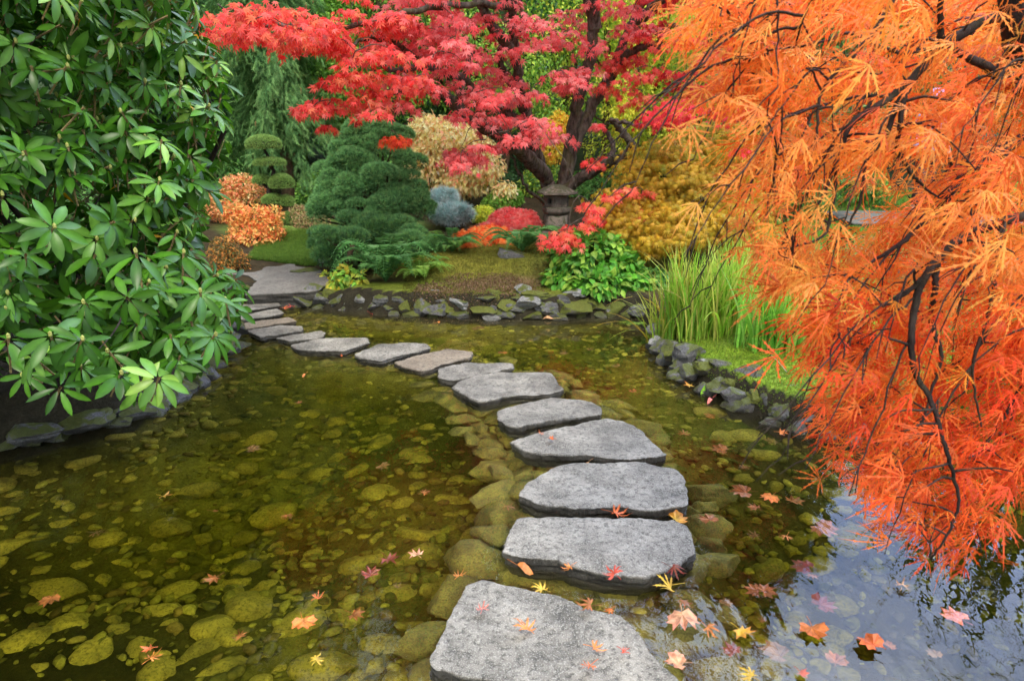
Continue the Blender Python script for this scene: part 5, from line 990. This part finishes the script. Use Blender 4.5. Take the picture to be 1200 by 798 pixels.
# ------------------------------------------------------------------ person on the garden path
def plain(name, colr, rough=.8):
    mm, N_, L_ = nodes(name); p = N_('ShaderNodeBsdfPrincipled'); g_ = N_('ShaderNodeNewGeometry'); f = noise(N_, L_, g_.outputs['Position'], 30, 4)
    L_(mixc(N_, L_, 1.0, colr, ramp(N_, L_, f, [(.3, .8), (.7, 1.15)]), 'MULTIPLY'), p.inputs['Base Color']); p.inputs['Roughness'].default_value = rough; o = N_('ShaderNodeOutputMaterial'); L_(p.outputs[0], o.inputs['Surface']); return mm
def skin(name, verts, edges, radii, mat, parent, root=0, sub=2):
    me = bpy.data.meshes.new(name); me.from_pydata([tuple(v) for v in verts], edges, []); o = bpy.data.objects.new(name, me); COL.objects.link(o)
    sk = o.modifiers.new('s', 'SKIN'); 
    if not me.skin_vertices: me.attributes.new
    for i, r_ in enumerate(radii):
        v = me.skin_vertices[0].data[i]; v.radius = (r_, r_) if np.isscalar(r_) else r_; v.use_root = (i == root)
    sb = o.modifiers.new('d', 'SUBSURF'); sb.levels = sub; sb.render_levels = sub
    dg = bpy.context.evaluated_depsgraph_get(); m2 = bpy.data.meshes.new_from_object(o.evaluated_get(dg)); bpy.data.objects.remove(o); m2.materials.clear(); m2.materials.append(mat)
    for p in m2.polygons: p.use_smooth = True
    o2 = bpy.data.objects.new(name, m2); COL.objects.link(o2); o2.parent = parent; return o2
Yp = 10.6; fx = at(1072, 262, Yp); zp = .436
pr = thing('person', 'person in light blue jacket and lavender hat on the path behind the orange maple', 'person', (fx[0], Yp, zp))
B = [(0, 0, .93), (0, 0, 1.08), (0, .01, 1.28), (0, .01, 1.42), (0, 0, 1.50), (0, -.01, 1.58), (0, -.015, 1.65),            # 0-6 pelvis to head
     (-.17, .01, 1.41), (-.22, .03, 1.15), (-.20, -.10, .93), (-.19, -.15, .86), (.17, .01, 1.41), (.22, -.02, 1.15), (.21, -.16, .95), (.20, -.21, .88),
     (-.09, 0, .90), (-.10, -.14, .50), (-.10, -.05, .09), (-.10, -.17, .035), (.09, 0, .90), (.10, .02, .50), (.10, .20, .11), (.10, .10, .035)]
E = [(0, 1), (1, 2), (2, 3), (3, 4), (4, 5), (5, 6), (3, 7), (7, 8), (8, 9), (9, 10), (3, 11), (11, 12), (12, 13), (13, 14), (0, 15), (15, 16), (16, 17), (17, 18), (0, 19), (19, 20), (20, 21), (21, 22)]
rad = [.13, .12, .135, .10, .05, .075, .085, .06, .045, .032, .035, .06, .045, .032, .035, .085, .06, .042, .035, .085, .06, .042, .035]
skin('body', B, E, rad, plain('skin', (.50, .30, .22), .5), pr)
J = [(0, 0, .88), (0, 0, 1.05), (0, .01, 1.28), (0, .01, 1.43), (-.17, .01, 1.41), (-.22, .03, 1.15), (-.205, -.09, .96), (.17, .01, 1.41), (.22, -.02, 1.15), (.212, -.145, .98)]
skin('jacket', J, [(0, 1), (1, 2), (2, 3), (3, 4), (4, 5), (5, 6), (3, 7), (7, 8), (8, 9)], [.165, .15, .16, .115, .082, .065, .052, .082, .065, .052], plain('jacket', (.26, .42, .80)), pr)
skin('trousers', [(0, 0, .95), (-.09, 0, .90), (-.10, -.14, .50), (-.10, -.05, .13), (.09, 0, .90), (.10, .02, .50), (.10, .20, .15)], [(0, 1), (1, 2), (2, 3), (0, 4), (4, 5), (5, 6)], [.14, .105, .078, .062, .105, .078, .062], plain('trousers', (.035, .035, .05)), pr)
g = Geo(); V, F = ico(3); hd = A(0, -.015, 1.645)+np.array(pr.location)
Vh = V*A(.098, .112, .115); g.add((Vh+hd+A(0, .018, .022))[:], F[(V[F].mean(1)[:, 1] > -.25) | (V[F].mean(1)[:, 2] > .45)]); g.build('hair', plain('hair', (.04, .025, .015)), pr, smooth=True)
Geo().lathe([(0, .16), (.06, .155), (.10, .12), (.112, .06), (.165, .045), (.165, .04), (.108, .05), (0, .06)], hd+A(0, 0, .015), 24).build('hat', plain('hat', (.55, .42, .78)), pr, smooth=True)
g = Geo()
for sx in (-1, 1): g.add(V*A(.013, .008, .010)+hd+A(sx*.033, -.088, .008), F)
g.build('eye', plain('eye', (.02, .015, .012), .2), pr, smooth=True)
g = Geo(); g.add(V*A(.013, .020, .022)+hd+A(0, -.098, -.018), F)
for sx in (-1, 1): g.add(V*A(.010, .020, .028)+hd+A(sx*.090, .0, -.01), F)
g.build('nose_and_ears', plain('skin_b', (.52, .31, .23), .5), pr, smooth=True)
Geo().add(V*A(.026, .008, .006)+hd+A(0, -.090, -.052), F).build('mouth', plain('lips', (.40, .12, .10), .5), pr, smooth=True)
for sx, wr, el in ((-1, (-.19, -.15, .86), (-.20, -.10, .93)), (1, (.20, -.21, .88), (.21, -.16, .95))):
    w = A(*wr); d = nrm(w-A(*el)); g = Geo(); base = w+np.array(pr.location)
    for q in range(4):
        o = A(0, 1, 0)*(q-1.5)*.017; L0 = (.060, .070, .066, .052)[q]; g.tube(spline([base+o, base+o+d*.035+A(0, 0, -.005), base+o+d*(.03+L0)+A(-sx*.012, 0, -.012)], 4), [.010]*5+[.009, .008, .007, .006], 6)
    g.tube([base-A(0, .02, 0), base-A(0, .045, 0)+d*.03, base-A(0, .05, 0)+d*.055], [.012, .010, .008], 6); g.build('hand', plain('skin_c', (.50, .30, .22), .5), pr, smooth=True)
for sx, an, toe in ((-1, (-.10, -.05, .05), (-.10, -.20, .02)), (1, (.10, .20, .06), (.10, .06, .02))):
    g = Geo(); g.add(V*A(.048, .13, .045)*np.where(V[:, 2:3] < 0, A(1, 1, .55), 1)+(A(*an)+A(*toe))/2+np.array(pr.location)+A(0, 0, 0), F); g.build('shoe', plain('shoe', (.02, .02, .025), .6), pr, smooth=True)

# ------------------------------------------------------------------ fallen leaves
VINE = t_star((0, 34, 68, 102, 138), (1, .97, .88, .72, .5), .66, .10); VINE2 = t_star((0, 38, 76, 118), (1, .92, .78, .55), .5, -.12); LACEF = t_lace(7, -.05, .055, 3, 210); OVAL = t_leaf(.34, droop=.1)
TP = {'v': VINE, 'w': VINE2, 'l': LACEF, 'o': OVAL}
C_ = dict(red=(.70, .06, .04), pink=(.80, .22, .18), orange=(.82, .28, .06), tan=(.72, .42, .20), yellow=(.80, .55, .05), dark=(.22, .025, .018), rust=(.35, .11, .03), brown=(.20, .11, .035), green=(.25, .55, .04), peach=(.85, .50, .26), redy=(.80, .16, .03))
def fallen(px, py, wpx, kind, colr, z, label, tilt=.15, group='fallen maple leaves', rot=None, c2=None, deep=False):
    p = on(px, py, z); f = (p[1]*cp-(z-CAMZ)*sp*1.0); s_ = wpx*f/FPX*.56; a = R.uniform(0, 6.28) if rot is None else rot; D = A(math.cos(a), math.sin(a), 0); Nn = A(0, 0, 1)+rdir(1)[0]*tilt
    V, Fs, sh = TP[kind]; rr = np.linalg.norm(V[:, :2], axis=1); g = Geo(); Rm = frames(D[None], Nn[None]); base = np.array(C_[colr]); other = np.array(C_[c2]) if c2 else base*.8
    rr = np.linalg.norm(V[:, :2], axis=1); mixf = np.clip(rr-.2, 0, 1)[:, None]; brn = np.clip(.5+.9*sno(V*4+px, 1, 2), 0, 1)[:, None]*.38; Cc = (base*(1-mixf)+other*mixf)*sh[:, None]; Cc = Cc*(1-brn)+A(.30, .14, .05)*brn
    Vq = V*s_*A(1, 1, 1); Vq[:, 2] += (.14*s_*np.sin(V[:, 0]*5+px)+.10*s_*np.sin(V[:, 1]*6+py)+.16*s_*rr**2*(1 if (px+py) % 3 else -.4))
    W_ = (Rm[0]@Vq.T).T+p-D*s_*.35*(kind != 'o'); dz = W_[:, 2].min()-z; W_[:, 2] -= min(0, dz) if not tilt > .5 else dz
    for Fq in Fs: g.add(W_, Fq, Cc*(.8 if z < .02 else 1)) if Fq is Fs[0] else (g.F.append(Fq.ravel()+0), g.T.append(np.full(len(Fq), Fq.shape[1])))
    q0 = (Rm[0]@A(0, 0, 0))+p-D*s_*.35*(kind != 'o'); q0[2] = max(z+.002, q0[2]-min(0, dz)); g.tube(spline([q0, q0-D*s_*.4+A(0, 0, .006), q0-D*s_*.75+A(0, s_*.1, .004)], 3), .0012, 4, base*.7)
    g.build('fallen_leaf', M['dead'], loc=p, label=label, cat='leaf', group=group)
zt = .072
FL_ = [
 (566, 713, 24, 'l', 'pink', zt, 'pinkish red curled leaf at the left of the nearest stepping stone'), (613, 734, 42, 'l', 'orange', zt, 'pale orange spread leaf in the middle of the nearest stepping stone'), (702, 762, 30, 'l', 'orange', zt, 'pale orange leaf at the right of the nearest stepping stone'),
 (688, 784, 28, 'l', 'redy', zt, 'orange red leaf at the bottom edge on the nearest stepping stone'), (733, 765, 18, 'l', 'red', zt, 'small deep red leaf near the right edge of the nearest stepping stone'), (631, 690, 30, 'l', 'yellow', .03, 'yellow orange leaf floating behind the nearest stepping stone'),
 (685, 711, 34, 'l', 'rust', zt, 'brownish red leaf over the back edge of the nearest stepping stone'), (712, 718, 20, 'l', 'redy', .02, 'small red and orange leaf behind the right shoulder of the nearest stone'),
 (716, 673, 36, 'l', 'red', zt, 'bright red spread leaf on the front edge of the second stepping stone'), (664, 668, 24, 'l', 'orange', .05, 'orange leaf in the notch of the second stepping stone'), (606, 666, 40, 'o', 'orange', .006, 'long flat orange leaf floating at the left front of the second stone'),
 (778, 690, 40, 'l', 'yellow', .03, 'olive yellow star shaped leaf leaning at the right front of the second stone'), (794, 673, 34, 'l', 'dark', .06, 'dark red leaf hanging on the right corner of the second stone'),
 (728, 605, 38, 'l', 'redy', .02, 'red orange leaf between the second and third stepping stones'), (795, 607, 28, 'v', 'yellow', .006, 'yellow leaf with red rim behind the right corner of the second stone'), (829, 611, 28, 'v', 'rust', -.03, 'dull salmon leaf under water right of the second stone'),
 (634, 509, 12, 'l', 'redy', .060, 'left one of two small orange leaves on the fourth stone'), (645, 515, 12, 'w', 'redy', .060, 'right one of two small orange leaves on the fourth stone'), (690, 543, 22, 'o', 'tan', .006, 'thin tan leaf floating in front of the fourth stone'),
 (597, 597, 24, 'l', 'rust', .004, 'rusty leaf floating left of the third stone'), (540, 674, 24, 'l', 'orange', .004, 'orange leaf floating left of the nearest stone'), (487, 650, 24, 'w', 'peach', .005, 'pale peach leaf floating left of the second stone'),
 (458, 658, 30, 'w', 'dark', .004, 'dark red leaf floating beside the pale peach one'), (433, 673, 30, 'w', 'dark', -.02, 'brown red leaf just under water beside the dark red one'), (195, 584, 22, 'w', 'yellow', .005, 'lone yellow leaf floating on the left pond'), (248, 692, 28, 'w', 'rust', -.10, 'rust coloured leaf under water in the left pond'),
 (375, 700, 22, 'l', 'redy', .004, 'narrow orange red leaf floating in the left pond'), (358, 738, 34, 'v', 'orange', -.05, 'large orange leaf with red rim under water at the left'), (373, 773, 26, 'l', 'yellow', .004, 'ochre yellow star leaf floating near the sky reflection'),
 (183, 775, 30, 'l', 'orange', -.05, 'orange leaf at the bottom left of the pond'), (172, 762, 20, 'w', 'redy', .004, 'small red orange leaf at the bottom left of the pond'), (283, 760, 24, 'l', 'rust', -.14, 'brown laceleaf leaf resting on a cobble'),
 (800, 733, 44, 'v', 'peach', .006, 'big pale tan leaf with pink rim right of the nearest stone'), (833, 742, 34, 'l', 'orange', .004, 'narrow orange leaf touching the big pale tan one'), (805, 712, 30, 'l', 'rust', .004, 'dry tan leaf above the big pale one'), (790, 778, 34, 'v', 'peach', .006, 'pale leaf with upright stem at the bottom right corner of the nearest stone'),
 (874, 745, 34, 'w', 'yellow', .004, 'yellow brown leaf with red stem right of the big pale leaf'), (904, 771, 44, 'v', 'brown', -.05, 'large brown leaf under water at the bottom'), (954, 743, 38, 'v', 'orange', .004, 'orange leaf with red rim floating at the lower right'), (967, 711, 36, 'v', 'dark', -.02, 'dusky pink red leaf floating above the orange one'),
 (1016, 754, 38, 'v', 'redy', .005, 'bright red and yellow curled leaf at the lower right'), (1112, 737, 38, 'v', 'pink', -.12, 'faint pink leaf under the sky reflection'), (900, 696, 32, 'w', 'rust', -.03, 'right one of a pair of rusty leaves right of the second stone'), (880, 698, 30, 'w', 'rust', -.05, 'left one of a pair of rusty leaves right of the second stone'),
 (1057, 687, 28, 'l', 'tan', .004, 'thin tan leaf floating under the tip of the orange maple'), (874, 791, 36, 'l', 'yellow', .004, 'yellow leaf cut by the bottom edge'), (855, 766, 30, 'w', 'dark', -.04, 'dark red brown leaf under water near the bottom'), (967, 629, 40, 'v', 'rust', -.06, 'big rusty leaf under water left of the orange maple tip'),
 (1005, 643, 30, 'l', 'brown', -.04, 'thin brown leaf under water beneath the orange maple tip'), (900, 588, 26, 'v', 'orange', -.03, 'orange leaf under water below the island rocks'), (866, 583, 34, 'v', 'rust', -.05, 'rusty leaf left of the orange one below the island'), (938, 667, 34, 'v', 'dark', -.03, 'dark red leaf in the sky reflection right of the second stone'),
 (919, 634, 24, 'l', 'orange', -.02, 'thin orange leaf right of the yellow green submerged rock'), (979, 777, 30, 'v', 'rust', -.04, 'dark orange leaf below the bright red curled one'), (941, 792, 20, 'w', 'pink', .004, 'pink red leaf cut by the bottom edge'),
 (806, 453, 15, 'w', 'yellow', .005, 'bright yellow leaf floating at the island rocks'), (835, 470, 22, 'o', 'pink', .005, 'pink leaf floating below the island rocks'), (918, 508, 18, 'w', 'orange', .004, 'orange leaf floating under the rocks by the orange maple'),
 (648, 375, 22, 'o', 'peach', .004, 'pale pink leaf floating at the far rock wall'), (512, 379, 12, 'o', 'orange', .004, 'small orange leaf floating at the left end of the rock wall'), (433, 368, 12, 'o', 'red', .004, 'small red leaf on the water below the hosta'), (358, 440, 12, 'o', 'orange', .004, 'small orange leaf floating on the shaded pond below the far stones'),
 (341, 360, 14, 'l', 'red', .05, 'bright red leaf beside the landing rocks'), (335, 362, 12, 'l', 'redy', .05, 'orange red leaf lying next to the red one at the landing'), (350, 475, 12, 'w', 'rust', -.03, 'small rusty leaf under water in the shaded pond'), (524, 459, 14, 'o', 'peach', .004, 'small peach leaf floating left of the ridged sixth stone'),
 (470, 431, 14, 'o', 'rust', -.01, 'rusty leaf under the front of the tan stone'), (400, 417, 14, 'o', 'redy', .004, 'orange leaf floating between the long grey stone and the next'), (882, 600, 22, 'w', 'rust', -.05, 'small rusty leaf right of the salmon leaf'), (250, 610, 14, 'o', 'rust', -.1, 'small brown leaf under water near the yellow one'),
]
for f in FL_: fallen(*f, c2={'yellow': 'redy', 'peach': 'pink', 'orange': 'redy'}.get(f[4]) if f[3] in 'vw' else None)
p = on(821, 462, .0); g = Geo(); g.scatter(OVAL, np.array([p]), frames(A(.6, .1, .8)[None], A(-.2, -1, .2)[None]), np.array([.10]), np.array([(.28, .62, .05)])); g.build('green_leaf', M['leaf'], loc=p, label='bright green leaf standing upright at the island rocks', cat='leaf')
for k, (px, py) in enumerate([(850, 720), (930, 600), (880, 640), (1040, 770), (450, 560), (500, 590), (720, 440), (740, 470), (690, 420), (840, 540), (900, 530), (620, 410), (560, 395), (830, 500), (470, 700), (980, 560), (760, 455), (340, 620), (300, 540), (420, 735), (120, 640), (60, 720), (870, 560), (800, 520), (1090, 780), (950, 690), (700, 400), (590, 425), (660, 425), (890, 740)]):
    fallen(px, py, R.uniform(16, 30)*(.6 if py < 480 else 1), 'vwl'[k % 3], ['brown', 'rust'][k % 2], -.12, 'dull brown waterlogged leaf sunk on the pond floor', group='sunken brown leaves')
